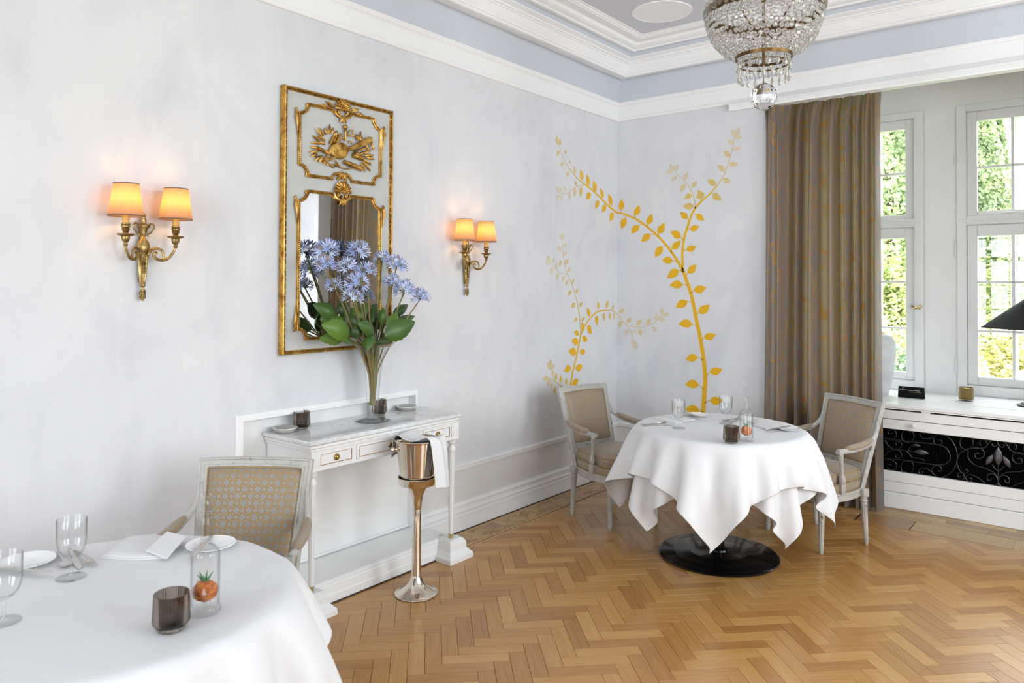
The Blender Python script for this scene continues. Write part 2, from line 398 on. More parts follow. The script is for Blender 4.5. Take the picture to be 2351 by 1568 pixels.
def shade():
    n = N('lamp_shade_fabric'); o = n.coord(); out = n.n['Material Output']; t = n.noise(n.map(o, (160, 160, 25)), 1.0, 3)
    n.col(n.mix(t, (.215, .15, .135), (.29, .21, .19))).set(rough=.8)
    tr = n.new('BsdfTranslucent'); n.l.new(n.mix(t, (.80, .47, .17), (.95, .60, .25)), tr.inputs[0])
    mx = n.new('MixShader'); mx.inputs[0].default_value = .30; n.l.new(n.b.outputs[0], mx.inputs[1]); n.l.new(tr.outputs[0], mx.inputs[2]); n.l.new(mx.outputs[0], out.inputs[0])
    simple('shade_lining', (.75, .65, .45), .6); simple('shade_trim', (.13, .085, .075), .7)
    n = N('bulb_glow'); n.b.inputs['Emission Color'].default_value = (1, .55, .18, 1); n.b.inputs['Emission Strength'].default_value = 60
shade()
def leaves(name, a, b, trans=.35):
    n = N(name); o = n.coord(); out = n.n['Material Output']; t = n.noise(o, 3.0, 3)
    c = n.ramp(t, [(.3, a), (.7, b)]); n.col(c).set(rough=.55)
    tr = n.new('BsdfTranslucent'); n.l.new(c, tr.inputs[0]); mx = n.new('MixShader'); mx.inputs[0].default_value = trans
    n.l.new(n.b.outputs[0], mx.inputs[1]); n.l.new(tr.outputs[0], mx.inputs[2]); n.l.new(mx.outputs[0], out.inputs[0])
leaves('tree_leaf', (.13, .20, .09), (.36, .43, .20)); leaves('hedge_leaf', (.18, .25, .08), (.44, .48, .18)); leaves('shrub_leaf', (.42, .42, .14), (.66, .60, .28)); leaves('blue_leaf', (.12, .21, .13), (.30, .40, .24))
simple('lawn', (.22, .30, .07), .9, c2=(.12, .19, .04), scale=3); simple('bark', (.10, .07, .05), .9, var=.4); simple('stone', (.42, .38, .32), .9, c2=(.26, .23, .20), scale=8, bump=.4, bscale=20)
simple('roof_slate', (.28, .29, .32), .6, var=.3, scale=5); simple('house_white', (.75, .73, .70), .8, var=.05)
def bouquet_leaf():
    n = N('bouquet_leaf'); uv = n.new('UVMap').outputs[0]; sep = n.new('SeparateXYZ'); n.l.new(uv, sep.inputs[0])
    q = n.math('ABSOLUTE', sep.outputs[0]); vein = n.math('LESS_THAN', n.math('ABSOLUTE', n.math('SUBTRACT', n.math('FRACT', n.math('SUBTRACT', n.math('MULTIPLY', sep.outputs[1], 8), n.math('MULTIPLY', q, 5))), .5)), .07)
    mid = n.math('LESS_THAN', q, .03); m = n.math('MAXIMUM', vein, mid); r = n.new('ObjectInfo').outputs['Random']
    base = n.ramp(r, [(.0, (.018, .055, .012)), (.5, (.045, .115, .015)), (1.0, (.10, .20, .022))])
    n.col(n.mix(n.math('MULTIPLY', m, .45), base, (.14, .22, .05))).set(rough=.38); n.bump(m, .3, .004)
bouquet_leaf()
# painted vine: the paint itself fades to a pale tint toward the twig ends
VINE = [(.85, .47, .005), (.80, .52, .06), (.74, .53, .16), (.73, .58, .30), (.73, .63, .44)]
for i, c in enumerate(VINE): simple('vine_paint_%d' % i, c, .55, var=.08, scale=14)
n = N('amber_glass'); o = n.coord(); n.col(n.ramp(n.noise(o, 90, 2), [(.35, (.42, .07, .004)), (.65, (.90, .27, .012))])).set(rough=.08, trans=.25, ior=1.45)
# stem strokes of the curtain print share the weave noise
# ================================================================ the room shell
AX1 = 4.26
def wall(name, boxes, mat):
    m = MB()
    for b in boxes: m.bx(*b)
    return struct(m.build(name, mat, smooth=False))
NY0, NY1, NX, NZ = -3.572, -2.416, -.036, .925       # shallow niche behind the console
for q in ((-.25, 0, -RD-.2, NY0, 0, 3.75), (-.25, 0, NY1, .3, 0, 3.75), (-.25, 0, NY0, NY1, NZ, 3.75)): wall('wall_left', [q], 'wall_plaster')
wall('wall_back', [(0, AX0, 0, .3, 0, 3.75), (AX0, AX1, 0, .045, 2.985, 3.75), (AX1, RW+.3, 0, .3, 0, 3.75)], 'wall_plaster')
fb = [(-.25, RW+.3, -RD-.3, -RD, 0, WZ0), (-.25, RW+.3, -RD-.3, -RD, WZ1, 3.75)]; xs = [-.25]+[v for q in WINF_ADDED for v in q]+[RW+.3]
for i in range(0, len(xs), 2): fb.append((xs[i], xs[i+1], -RD-.3, -RD, WZ0, WZ1))
wall('wall_front', fb, 'wall_plaster')
rb = [(RW, RW+.32, -RD, 0, 0, WZ0), (RW, RW+.32, -RD, 0, WZ1, 3.75)]
ys = [0]+[v for a, b in WINR for v in (b, a)]+[-RD]
for i in range(0, len(ys), 2): rb.append((RW, RW+.32, ys[i+1], ys[i], WZ0, WZ1))
wall('wall_right', rb, 'wall_plaster')
# alcove side walls and the window wall with its three openings
W0 = 1.416; WW = .738; WP = .970
WX = [(W0+WP*i, W0+WP*i+WW) for i in range(3)]
FZ0, FZ1 = .745, 3.028
bb = [(AX0-.25, AX1+.25, AY, AY+.3, 0, FZ0), (AX0-.25, AX1+.25, AY, AY+.3, FZ1, 3.75), (AX0-.25, WX[0][0], AY, AY+.3, FZ0, FZ1), (WX[2][1], AX1+.25, AY, AY+.3, FZ0, FZ1)]
for i in (0, 1): bb.append((WX[i][1], WX[i+1][0], AY, AY+.3, FZ0, FZ1))
wall('wall_window_bay', bb, 'white_trim')
wall('wall_bay_left', [(AX0-.25, AX0, .3, AY, 0, 3.75)], 'wall_plaster'); wall('wall_bay_right', [(AX1, AX1+.25, .3, AY, 0, 3.75)], 'wall_plaster')
m = MB(); m.bx(-.25, RW+.3, -RD-.3, AY+.3, 3.75, 3.95); m.bx(.5, RW-.5, -RD+.5, -.5, CZ, 3.75); ceil = struct(m.build('ceiling', 'ceiling_lilac', smooth=False))
m = MB(); m.bx(AX0, AX1, .045, AY, 3.3, 3.75); struct(m.build('ceiling_bay', 'ceiling_white', smooth=False))
def ring(name, prof, mat):
    """moulding (d inward, z) mitred round the four walls"""
    m = MB(); V = []; n = len(prof)
    for sx, sy in ((0, 0), (1, 0), (1, 1), (0, 1)):
        for d, z in prof: V.append((d if sx == 0 else RW-d, -d if sy == 0 else -RD+d, z))
    F = []
    for c in range(4):
        for k in range(n-1): F.append((c*n+k, c*n+k+1, ((c+1) % 4)*n+k+1, ((c+1) % 4)*n+k))
    m.add(V, F); return struct(m.build(name, mat, angle=30))
ring('trim_frieze', [(-.01, 3.008), (.014, 3.008), (.020, 3.013), (.024, 3.024), (.020, 3.036), (.015, 3.038), (.015, 3.130), (.020, 3.133), (.020, 3.138), (.027, 3.140), (.031, 3.150), (.036, 3.156), (.036, 3.166), (-.01, 3.166)], 'ceiling_white')
ring('trim_blue_cove', [(.030, 3.166), (.038, 3.21), (.050, 3.27), (.068, 3.33), (.086, 3.362), (.1, 3.40)], 'ceiling_blue')
ring('trim_cornice', [(.080, 3.40), (.086, 3.345), (.158, 3.324), (.168, 3.322), (.200, 3.322), (.206, 3.327), (.208, 3.338), (.216, 3.340), (.217, 3.352), (.225, 3.362), (.236, 3.388), (.240, 3.405), (.248, 3.408), (.249, 3.416), (.262, 3.418), (.266, 3.428), (.282, 3.433), (.300, 3.440), (.302, 3.447), (.28, 3.447)], 'ceiling_white')
ring('trim_blue_band', [(.296, 3.445), (.306, 3.46), (.322, 3.485), (.33, 3.49)], 'ceiling_blue')
ring('trim_inner_cornice', [(.318, 3.50), (.320, 3.476), (.362, 3.463), (.372, 3.464), (.376, 3.474), (.396, 3.478), (.414, 3.488), (.420, 3.492), (.422, 3.502), (.430, 3.508), (.500, 3.504), (.505, 3.509), (.516, 3.511), (.522, 3.518), (.536, 3.519), (.542, 3.5235), (.56, 3.5235), (.56, 3.56)], 'ceiling_white')
# pelmet moulding in front of the curtain track
m = MB(); pr = [(.0, 2.955), (-.034, 2.955), (-.036, 2.972), (-.030, 2.976), (-.030, 2.984), (-.040, 2.990), (-.046, 3.000), (-.040, 3.006), (-.026, 3.030), (-.016, 3.040), (.0, 3.040)]
V = [(x, y, z) for x in (1.02, AX1+.2) for y, z in pr]; k = len(pr)
m.add(V, [(i, i+1, k+i+1, k+i) for i in range(k-1)]+[tuple(range(k)), tuple(range(2*k-1, k-1, -1))]); m.bx(AX0, AX1, 0, .045, 2.956, 2.99)
struct(m.build('trim_pelmet', 'ceiling_white', angle=25))
# ---------------------------------------------------------------- left wall joinery
def runL(name, prof, y0, y1, mat, cap=True):
    m = MB(); k = len(prof); V = [(d, y, z) for y in (y0, y1) for d, z in prof]
    F = [(i, i+1, k+i+1, k+i) for i in range(k-1)]
    if cap: F += [tuple(range(k)), tuple(range(2*k-1, k-1, -1))]
    m.add(V, F); return struct(m.build(name, mat, angle=25))
basep = [(0, 0), (.040, 0), (.040, .050), (.037, .058), (.036, .098), (.031, .104), (.031, .112), (.034, .116), (.034, .124), (.026, .132), (.022, .150), (.027, .155), (.027, .162), (.018, .170), (.014, .178), (0, .178)]
dadop = [(0, .380), (.014, .380), (.016, .386), (.022, .390), (.022, .404), (.026, .408), (.026, .416), (.012, .421), (0, .421)]
for nm, pf, mt in (('baseboard_left', basep, 'white_trim'), ('trim_dado', dadop, 'white_trim'), ('trim_dado_panel', [(0, .17), (.004, .17), (.004, .385), (0, .385)], 'dado_cream')):
    runL(nm, pf, -2.39, 0, mt); runL(nm, pf, -RD, -3.6, mt)
m = MB(); m.bx(.0, .046, -2.39, 0, -.004, .004); struct(m.build('trim_floor_gap', 'dark_joint', smooth=False))
# white framed panel behind the console, down to the plinth
m = MB(); m.bx(-.25, NX, NY0, NY1, 0, NZ)
m.bx(NX, .0, NY0-.001, NY0+.001, .1, NZ); m.bx(NX, .0, NY1-.001, NY1+.001, .1, NZ)
pp = [(0, 0), (.0, .010), (.004, .014), (.010, .014), (.013, .018), (.019, .018), (.021, .022), (.030, .022), (.030, 0)]
m.sweep([(.0, -3.602, .0), (.0, -3.602, .953), (.0, -2.386, .953), (.0, -2.386, 0)], pp, (1, 0, 0))
m.bx(NX, NX+.012, NY0, NY1, .12, .134, .003)
struct(m.build('trim_console_panel', 'white_trim', angle=30))
hp = [(NX, 0), (.275, 0), (.275, .042), (.270, .048), (.268, .088), (.263, .094), (.266, .100), (.264, .106), (.258, .111), (.252, .114), (NX, .115)]
runL('trim_plinth', hp, NY0, NY1, 'white_trim')
m = MB(); m.bx(.2, .281, -3.3, -2.48, -.004, .006); struct(m.build('trim_plinth_gap', 'dark_joint', smooth=False))
sq = [(.097, 0), (.097, .026), (.093, .034), (.086, .038), (.078, .050), (.072, .054), (.068, .060), (.068, .092), (.064, .096), (.064, .100), (.058, .104), (.058, .110), (.050, .114), (.050, .118), (0, .118)]
for y in (-3.385, -2.400):
    m = MB(); m.lathe([(r*2**.5, z) for r, z in sq], (.298, y, 0), 4, Matrix.Rotation(PI/4, 3, 'Z')); m.bx(.05, .2, y-.06, y+.06, 0, .105)
    struct(m.build('trim_plinth_block', 'white_trim', angle=25))
# back wall skirting, dado and the parts that show beside the chairs
def runB(name, prof, x0, x1, mat):
    m = MB(); k = len(prof); V = [(x, -d, z) for x in (x0, x1) for d, z in prof]
    m.add(V, [(i, i+1, k+i+1, k+i) for i in range(k-1)]+[tuple(range(k)), tuple(range(2*k-1, k-1, -1))]); return struct(m.build(name, mat, angle=25))
for nm, pf, mt in (('baseboard_back', basep, 'white_trim'), ('trim_dado_back', dadop, 'white_trim'), ('trim_dado_panel_back', [(0, .17), (.004, .17), (.004, .385), (0, .385)], 'dado_cream')):
    runB(nm, pf, 0, AX0, mt); runB(nm, pf, AX1, RW, mt)
# ---------------------------------------------------------------- windows
def window(idx, x0, x1, handle):
    r = bpy.data.objects.new('window_%d' % idx, None); COL.objects.link(r); r.location = (x0, AY, FZ0); struct(r)
    W = x1-x0; H = FZ1-FZ0; Z = lambda z: z-FZ0
    y0 = -.014
    m = MB(); fw = .067; t0, t1 = Z(2.080), Z(2.150)
    for a, b, c, d in ((0, fw, 0, H), (W-fw, W, 0, H), (fw, W-fw, H-.055, H), (fw, W-fw, t0, t1), (fw, W-fw, 0, Z(.825))): m.bx(a, b, y0, .10, c, d, .004)
    m.bx(-.004, .004, -.002, .0, 0, H); fr = m.build('frame', 'white_wood', r, smooth=False)
    m = MB(); m.bx(-.011, -.003, -.003, .001, 0, H); m.bx(W+.003, W+.010, -.003, .001, 0, H); m.build('shadow_gap', 'dado_cream', r, smooth=False)
    m = MB(); m.bx(fw*.2, W-fw*.2, y0-.008, y0+.006, (t0+t1)/2-.008, (t0+t1)/2+.008, .003); m.build('transom_bead', 'white_wood', r)
    gx0, gx1 = .137, W-.137; mid = W/2
    for rows in ((Z(2.186), Z(2.53), Z(2.894)), (Z(.891), Z(1.250), Z(1.632), Z(1.992))):
        zb, zt = rows[0], rows[-1]; lo = Z(.825) if zb < 1 else t1; hi = H-.055 if zt > 2 else t0
        m = MB()
        for a, b, c, d in ((fw, gx0, lo, hi), (gx1, W-fw, lo, hi), (gx0, gx1, zt, hi), (gx0, gx1, lo, zb)): m.bx(a, b, .018, .075, c, d, .005)
        sash = m.build('sash', 'white_wood', r, smooth=False)
        m = MB(); m.bx(mid-.011, mid+.011, .026, .066, zb, zt, .006); m.build('muntin', 'white_wood', sash)
        for zm in rows[1:-1]:
            m = MB(); m.bx(gx0, gx1, .026, .066, zm-.010, zm+.010, .006); m.build('muntin', 'white_wood', sash)
        for i in range(len(rows)-1):
            for a, b in ((gx0, mid), (mid, gx1)):
                m = MB(); m.bx(a, b, .044, .048, rows[i], rows[i+1]); m.build('pane', 'window_glass', sash, smooth=False)
    # outer storm window: plain frame deeper in the reveal
    m = MB()
    for a, b, c, d in ((0, .09, 0, H), (W-.09, W, 0, H), (.09, W-.09, H-.075, H), (.09, W-.09, t0, t1), (.09, W-.09, 0, Z(.86)), (mid-.014, mid+.014, 0, H)): m.bx(a, b, .19, .24, c, d, .004)
    m.build('storm_frame', 'white_wood', r, smooth=False)
    hs = 0 if idx != 1 else 1
    for z in (1.89, .985, 2.6):
        m = MB(); hx = -.006 if idx != 1 else -.006
        m.lathe([(0, -.075), (.006, -.07), (.007, -.06), (.007, -.003), (.0055, -.002), (.0055, .002), (.007, .003), (.007, .06), (.006, .07), (0, .075)] if z < 2 else [(0, -.03), (.006, -.028), (.006, .028), (0, .03)], (hx, -.016, Z(z)), 10)
        m.build('hinge', 'white_wood', r)
    m = MB(); m.lathe([(0, -.05), (.005, -.05), (.005, .05), (0, .05)], (W/2-.02, y0-.008, t1+.012), 8, Matrix.Rotation(PI/2, 3, 'Y')); m.box((W/2-.02, y0-.004, t1+.012), (.03, .01, .014), bev=.003); m.build('catch', 'white_wood', r)
    if handle:
        hx, hz = W-.030, Z(1.425); m = MB(); m.ball((hx, y0-.006, hz), .012, 12, 8, (.75, .45, 1.5)); m.lathe([(0, 0), (.006, 0), (.006, .03), (0, .03)], (hx, y0-.03, hz), 10, Matrix.Rotation(-PI/2, 3, 'X'))
        h = m.build('handle', 'brass', r)
        m = MB(); m.tube(catmull([(hx+.020, y0-.034, hz+.012), (hx+.002, y0-.038, hz+.006), (hx-.022, y0-.036, hz-.006), (hx-.042, y0-.034, hz-.014)], 5), [.005, .009, .011, .013, .014, .015, .015, .015, .015, .014, .012, .011, .010, .009, .008, .005], 10, flat=.7); m.build('lever', 'brass', h)
        m = MB(); m.tube(catmull([(hx-.07, y0+.02, hz+.012), (hx-.05, y0+.01, hz+.006), (hx-.045, y0+.01, hz-.006)], 4), [.004, .006, .008, .009, .009, .008, .007, .006, .005], 8); m.build('lever', 'brass', h)
    return r
for i, (a, b) in enumerate(WX): window(i+1, a, b, i == 0)
# right wall windows and the added front wall ones: seen in reflections only
for i, (a, b, fr_) in enumerate([(q[0], q[1], 0) for q in WINR]+[(q[0], q[1], 1) for q in WINF_ADDED]):
    r = bpy.data.objects.new('window_%d' % (4+i), None); COL.objects.link(r); r.location = (a, -RD, WZ0) if fr_ else (RW, a, WZ0); r.rotation_euler = (0, 0, -PI/2 if fr_ else 0); struct(r); W, H = b-a, WZ1-WZ0
    m = MB()
    for u0, u1, v0, v1 in ((0, .08, 0, H), (W-.08, W, 0, H), (.08, W-.08, 0, .08), (.08, W-.08, H-.08, H), (.08, W-.08, 1.44, 1.52), (W/2-.04, W/2+.04, .08, H-.08)): m.bx(.1, .17, u0, u1, v0, v1, .005)
    m.build('frame', 'white_wood', r, smooth=False)
    for u in (W*.27, W*.73):
        m = MB(); m.bx(.12, .15, u-.012, u+.012, .08, H-.08, .005); m.build('muntin', 'white_wood', r, smooth=False)
    for v in (.55, 1.0, 1.87):
        m = MB(); m.bx(.12, .15, .08, W-.08, v-.012, v+.012, .005); m.build('muntin', 'white_wood', r, smooth=False)
    m = MB(); m.bx(.133, .137, .08, W-.08, .08, H-.08); m.build('pane', 'window_glass', r, smooth=False)
# ---------------------------------------------------------------- sill board and radiator casing
m = MB(); m.bx(AX0, AX1, .312, .596, .719, .746, .006); m.bx(AX0, AX1, .602, AY, .719, .746, .004); m.bx(AX0, AX1, .59, .61, .715, .742)
m.bx(AX0, AX1, .318, .34, .712, .719); struct(m.build('window_sill', 'white_wood', angle=25))
rc = thing('radiator_cover', 'white built-in radiator cover with black wrought iron scroll grille under the window', 'radiator cover', (0, 0, 0))
Yf = .33
m = MB(); m.bx(AX0, AX1, Yf, Yf+.03, .638, .700, .003); m.build('upper_rail', 'white_wood', rc, smooth=False)
m = MB(); m.bx(AX0, AX1, Yf, Yf+.03, .575, .634, .003); m.bx(AX0, AX1, Yf-.006, Yf+.03, .566, .577, .003); fl = m.build('flap_rail', 'white_wood', rc, smooth=False)
kp = ony(2099, 977, Yf); m = MB(); m.lathe([(0, 0), (.008, 0), (.009, .006), (.006, .010), (.008, .014), (.014, .018), (.016, .024), (.014, .030), (.007, .033), (0, .034)], (kp.x, Yf, kp.z), 16, Matrix.Rotation(PI/2, 3, 'X')); m.build('knob', 'white_wood', fl)
m = MB(); m.bx(2.28, 2.335, Yf+.002, Yf+.03, .699, .716, .002); m.build('spacer', 'white_wood', rc, smooth=False)
m = MB(); m.bx(AX0, AX1, Yf, Yf+.03, .190, .262, .003); m.bx(AX0, AX1, Yf, Yf+.03, .116, .188, .003); m.build('lower_panel', 'white_wood', rc, smooth=False)
m = MB(); m.bx(AX0, AX1, Yf-.008, Yf+.03, 0, .112, .004); m.build('plinth', 'white_wood', rc, smooth=False)
m = MB(); m.bx(AX0, AX1, Yf+.05, Yf+.06, .1, .72)
for i in range(150):
    x = AX0+.02+i*.02
    if x < AX1-.02: m.bx(x, x+.006, Yf+.042, Yf+.05, .25, .58)
m.build('grille_backing', 'black_void', rc, smooth=False)
hp = ony(2288, 1143, Yf); m = MB(); m.bx(hp.x-.03, hp.x+.03, Yf-.003, Yf+.003, hp.z-.004, hp.z+.004, .002); m.build('hinge', 'white_wood', rc)
def g2(p): q = ony(2000+p[0]/3.92, 840+p[1]/3.92, Yf+.015); return (q.x, Yf+.015, q.z)
XC = g2((1143, 950))[0]
SCR = [
 [(120, 658), (350, 682), (600, 710), (680, 745), (712, 810), (690, 870), (600, 892), (330, 855), (120, 830)],
 [(650, 618), (720, 665), (768, 760), (770, 860), (730, 950), (650, 1000), (590, 995), (552, 960), (550, 925), (575, 898), (615, 900), (635, 930), (620, 950), (602, 940)],
 [(650, 618), (590, 620), (560, 655), (570, 695), (605, 712), (637, 695), (630, 668), (605, 672)], [(560, 640), (500, 658), (450, 640), (437, 612), (458, 600), (478, 612)], [(550, 960), (500, 925), (450, 920), (425, 945), (440, 972), (465, 968), (460, 950)],
 [(125, 670), (160, 725), (215, 748), (265, 735), (272, 700), (250, 683), (222, 692), (225, 712), (240, 713)], [(125, 810), (150, 775), (215, 755), (260, 770), (276, 805), (255, 830), (222, 822), (220, 800), (238, 797)],
 [(125, 648), (190, 655), (225, 630), (220, 590), (185, 572), (155, 585), (155, 608), (178, 612), (186, 600)], [(125, 838), (190, 850), (225, 880), (222, 920), (190, 935), (155, 925), (148, 900), (165, 885), (182, 895)],
 [(125, 745), (215, 753), (320, 765), (405, 774)], [(320, 765), (350, 800), (372, 825), (440, 832), (484, 852)], [(335, 766), (345, 735), (385, 716)],
 [(770, 860), (790, 800), (830, 770), (890, 745), (960, 735), (1010, 765), (1015, 810), (980, 835), (940, 825), (935, 795), (955, 782), (968, 795)], [(860, 745), (1000, 740), (1045, 715), (1035, 680), (1005, 665), (980, 680), (978, 710), (998, 714)],
 [(1045, 715), (1075, 680), (1120, 668), (1140, 690), (1130, 718), (1100, 722), (1085, 705), (1100, 697)], [(872, 765), (875, 830), (930, 890), (1020, 920), (1100, 960), (1138, 1010), (1145, 1035)],
 [(770, 860), (790, 930), (825, 965), (860, 965), (873, 945), (855, 930), (845, 945)], [(825, 965), (790, 965), (775, 980), (790, 1002), (806, 990)], [(820, 1030), (845, 1005), (890, 980), (960, 1005), (1030, 1060)], [(825, 965), (845, 1005), (875, 1040), (905, 1030), (900, 1008), (882, 1014)],
 [(1143, 945), (1115, 925), (1090, 890)], [(1143, 1035), (1120, 985), (1075, 970), (1045, 990), (1050, 1025), (1075, 1028), (1085, 1010)], [(1145, 1045), (1120, 1075), (1085, 1088)], [(1143, 930), (1144, 1000), (1145, 1080)], [(1143, 880), (1143, 930)]]
RINGS = [((330, 630), 57), ((325, 910), 58), ((858, 692), 60)]
LEAF = [((450, 778), 52, 24, 0.0), ((410, 715), 28, 13, -.05), ((1065, 845), 22, 45, -.5), ((1143, 815), 32, 66, 0)]
def iron(mirror):
    fx = (lambda p: (2*XC-p[0], p[1], p[2])) if mirror else (lambda p: p)
    for c in SCR:
        P = [fx(g2(p)) for p in c]; m = MB(); m.tube(catmull(P, 5), .0032, 6, upv=(0, 1, 0)); m.build('scroll', 'iron', rc)
    for c, r in RINGS:
        P = [fx(g2((c[0]+r*math.cos(a*PI/12), c[1]+r*1.06*math.sin(a*PI/12)))) for a in range(25)]; m = MB(); m.tube(P, .0030, 6, upv=(0, 1, 0)); m.build('ring', 'iron', rc)
    for c, a, b, t in LEAF:
        if mirror and c[0] == 1143: continue
        q = Vector(fx(g2(c))); s = 1/3.92/270; t = -t if mirror else t
        lz = [(0, -1), (.45, -.72), (.85, -.35), (1, -.05), (.85, .35), (.5, .68), (.15, .93), (0, 1)]; hw_, hl = min(a, b)*s, max(a, b)*s
        m = MB(); m.lathe(lz, (0, 0, 0), 12, Matrix.Diagonal((1, .16, 1)) @ (Matrix.Rotation(PI/2, 3, 'Y') if a > b else Matrix.Identity(3)) @ Matrix.Diagonal((hw_*.85, hw_*.85, hl))); ob = m.build('iron_leaf', 'iron_leaf', rc); ob.location = q; ob.rotation_euler = (0, -t, 0)
iron(False); iron(True)
# ---------------------------------------------------------------- oak floor
fl = MB(); fl.bx(-.2, RW+.3, -RD-.2, .36, -.12, -.006); floor = struct(fl.build('floor', 'dark_joint', smooth=False))
S2 = 2**.5; bw = .0722; A0, B0 = -1.696, 2.622; TH = .012
def ab(a, b): return ((a+b)/S2, (a-b)/S2)
def clip(poly, nx, ny, d):               # keep nx*x+ny*y >= d
    out = []
    for i in range(len(poly)):
        p, q = poly[i], poly[(i+1) % len(poly)]; fp, fq = nx*p[0]+ny*p[1]-d, nx*q[0]+ny*q[1]-d
        if fp >= 0: out.append(p)
        if fp*fq < 0: t = fp/(fp-fq); out.append((p[0]+(q[0]-p[0])*t, p[1]+(q[1]-p[1])*t))
    return out
XB, YB = .277, -.152
def block_poly(kind, a0, b0):
    g = .0008; la, lb = (4*bw, bw) if kind == 'H' else (bw, 4*bw)
    return [ab(a0+g, b0+g), ab(a0+g, b0+lb-g), ab(a0+la-g, b0+lb-g), ab(a0+la-g, b0+g)]
def block_mesh(m, poly, kind, c, drop=0.0):
    """top face with a tiny chamfer and sides; uv along the grain"""
    n = len(poly); cx = sum(p[0] for p in poly)/n; cy = sum(p[1] for p in poly)/n; V = []; U = []
    def uvp(x, y):
        a, b = (x+y)/S2, (x-y)/S2
        return (a, b) if kind == 'H' else (b, a)
    for z, k in ((-TH, 0), (-.0004-drop, 0), (-drop, .0006)):
        for x, y in poly:
            dx, dy = cx-x, cy-y; L = math.hypot(dx, dy) or 1; V.append((x+dx/L*k-c[0], y+dy/L*k-c[1], z)); U.append(uvp(x, y))
    F = [tuple(2*n+i for i in range(n))]+[(r*n+i, r*n+(i+1) % n, (r+1)*n+(i+1) % n, (r+1)*n+i) for r in (0, 1) for i in range(n)]
    return m.add(V, F, U)
cand = []
for i in range(-75, 110):
    for j in range(-26, 34):
        a, b = A0-i*bw+4*bw*j, B0+i*bw+4*bw*j
        for kind, aa, bb_ in (('H', a, b), ('V', a+3*bw, b+bw)):
            P = block_poly(kind, aa, bb_); x = sum(p[0] for p in P)/4; y = sum(p[1] for p in P)/4
            if not (-.1 < x < RW+.1 and -RD < y < .2): continue
            full = P; P = clip(P, 1, 0, XB); P = clip(P, 0, -1, -YB) if P else P; P = clip(P, -1, 0, -RW) if P else P
            if len(P) < 3: continue
            ar = abs(sum(P[k][0]*P[(k+1) % len(P)][1]-P[(k+1) % len(P)][0]*P[k][1] for k in range(len(P))))/2
            if ar < 2e-4: continue
            d = Vector((x, y, 0))-CAM_P; w_ = d.dot(FW); vis = 0
            if w_ > .3:
                u = 1175.5+FPX*d.dot(RT)/w_; v = 623.4-FPX*d.dot(UP)/w_
                # largest in the picture: in frame and not under the near tablecloth or the far table
                if -20 < u < 2371 and v < 1585 and not (u < 690 and v > 1250) and not ((u-1655)**2/140**2+(v-1180)**2/150**2 < 1): vis = ar/w_**2*abs(d.z)/d.length
            cand.append((vis, kind, P, len(P) == 4 and abs(ar-4*bw*bw) < 4e-4, x, y))
cand.sort(key=lambda c: -c[0])
base = {}
rest = MB(); rnd = random.Random(3)
for q, (vis, kind, P, full, x, y) in enumerate(cand):
    drop = rnd.random()*.0004
    if q < 300 and vis > 0:
        if full:
            if kind not in base:
                m = MB(); block_mesh(m, P, kind, (x, y)); base[kind] = m.mesh('parquet_block', 'oak_block', smooth=False)
            me = base[kind]
        else:
            m = MB(); block_mesh(m, P, kind, (x, y)); me = m.mesh('parquet_block', 'oak_block', smooth=False)
        link('parquet_block', me, floor, (x, y, -drop))
    else: block_mesh(rest, P, kind, (0, 0), drop)
fo = rest.build('parquet_field', 'oak_field', floor, smooth=False, recalc=False); fo['kind'] = 'stuff'
# border: strips and tumbling-block inlay along the left wall and the back wall
def strip(name, x0, x1, y0, y1, mat='oak_border', along='y'):
    cx, cy = (x0+x1)/2, (y0+y1)/2; m = MB(); g = .0006
    P = [(x0+g, y0+g), (x1-g, y0+g), (x1-g, y1-g), (x0+g, y1-g)]; n = 4; V = []; U = []
    for z, k in ((-TH, 0), (-.0004, 0), (0, .0005)):
        for x, y in P:
            V.append((x+(k if x < cx else -k)-cx, y+(k if y < cy else -k)-cy, z)); U.append((y, x) if along == 'y' else (x, y))
    m.add(V, [(8, 9, 10, 11)]+[(r*4+i, r*4+(i+1) % 4, (r+1)*4+(i+1) % 4, (r+1)*4+i) for r in (0, 1) for i in range(4)], U)
    return link(name, m.mesh(name, mat, smooth=False), floor, (cx, cy, 0))
def piece(name, poly, ang, mat='oak_border'):
    cx = sum(p[0] for p in poly)/len(poly); cy = sum(p[1] for p in poly)/len(poly); m = MB(); n = len(poly); V = []; U = []
    ca, sa = math.cos(ang), math.sin(ang)
    for z, k in ((-TH, .02), (-.0006, .02), (0, .04)):
        for x, y in poly: V.append(((x-cx)*(1-k), (y-cy)*(1-k), z)); U.append((x*ca+y*sa, -x*sa+y*ca))
    m.add(V, [tuple(2*n+i for i in range(n))]+[(r*n+i, r*n+(i+1) % n, (r+1)*n+(i+1) % n, (r+1)*n+i) for r in (0, 1) for i in range(n)], U)
    return link(name, m.mesh(name, mat, smooth=False), floor, (cx, cy, 0))
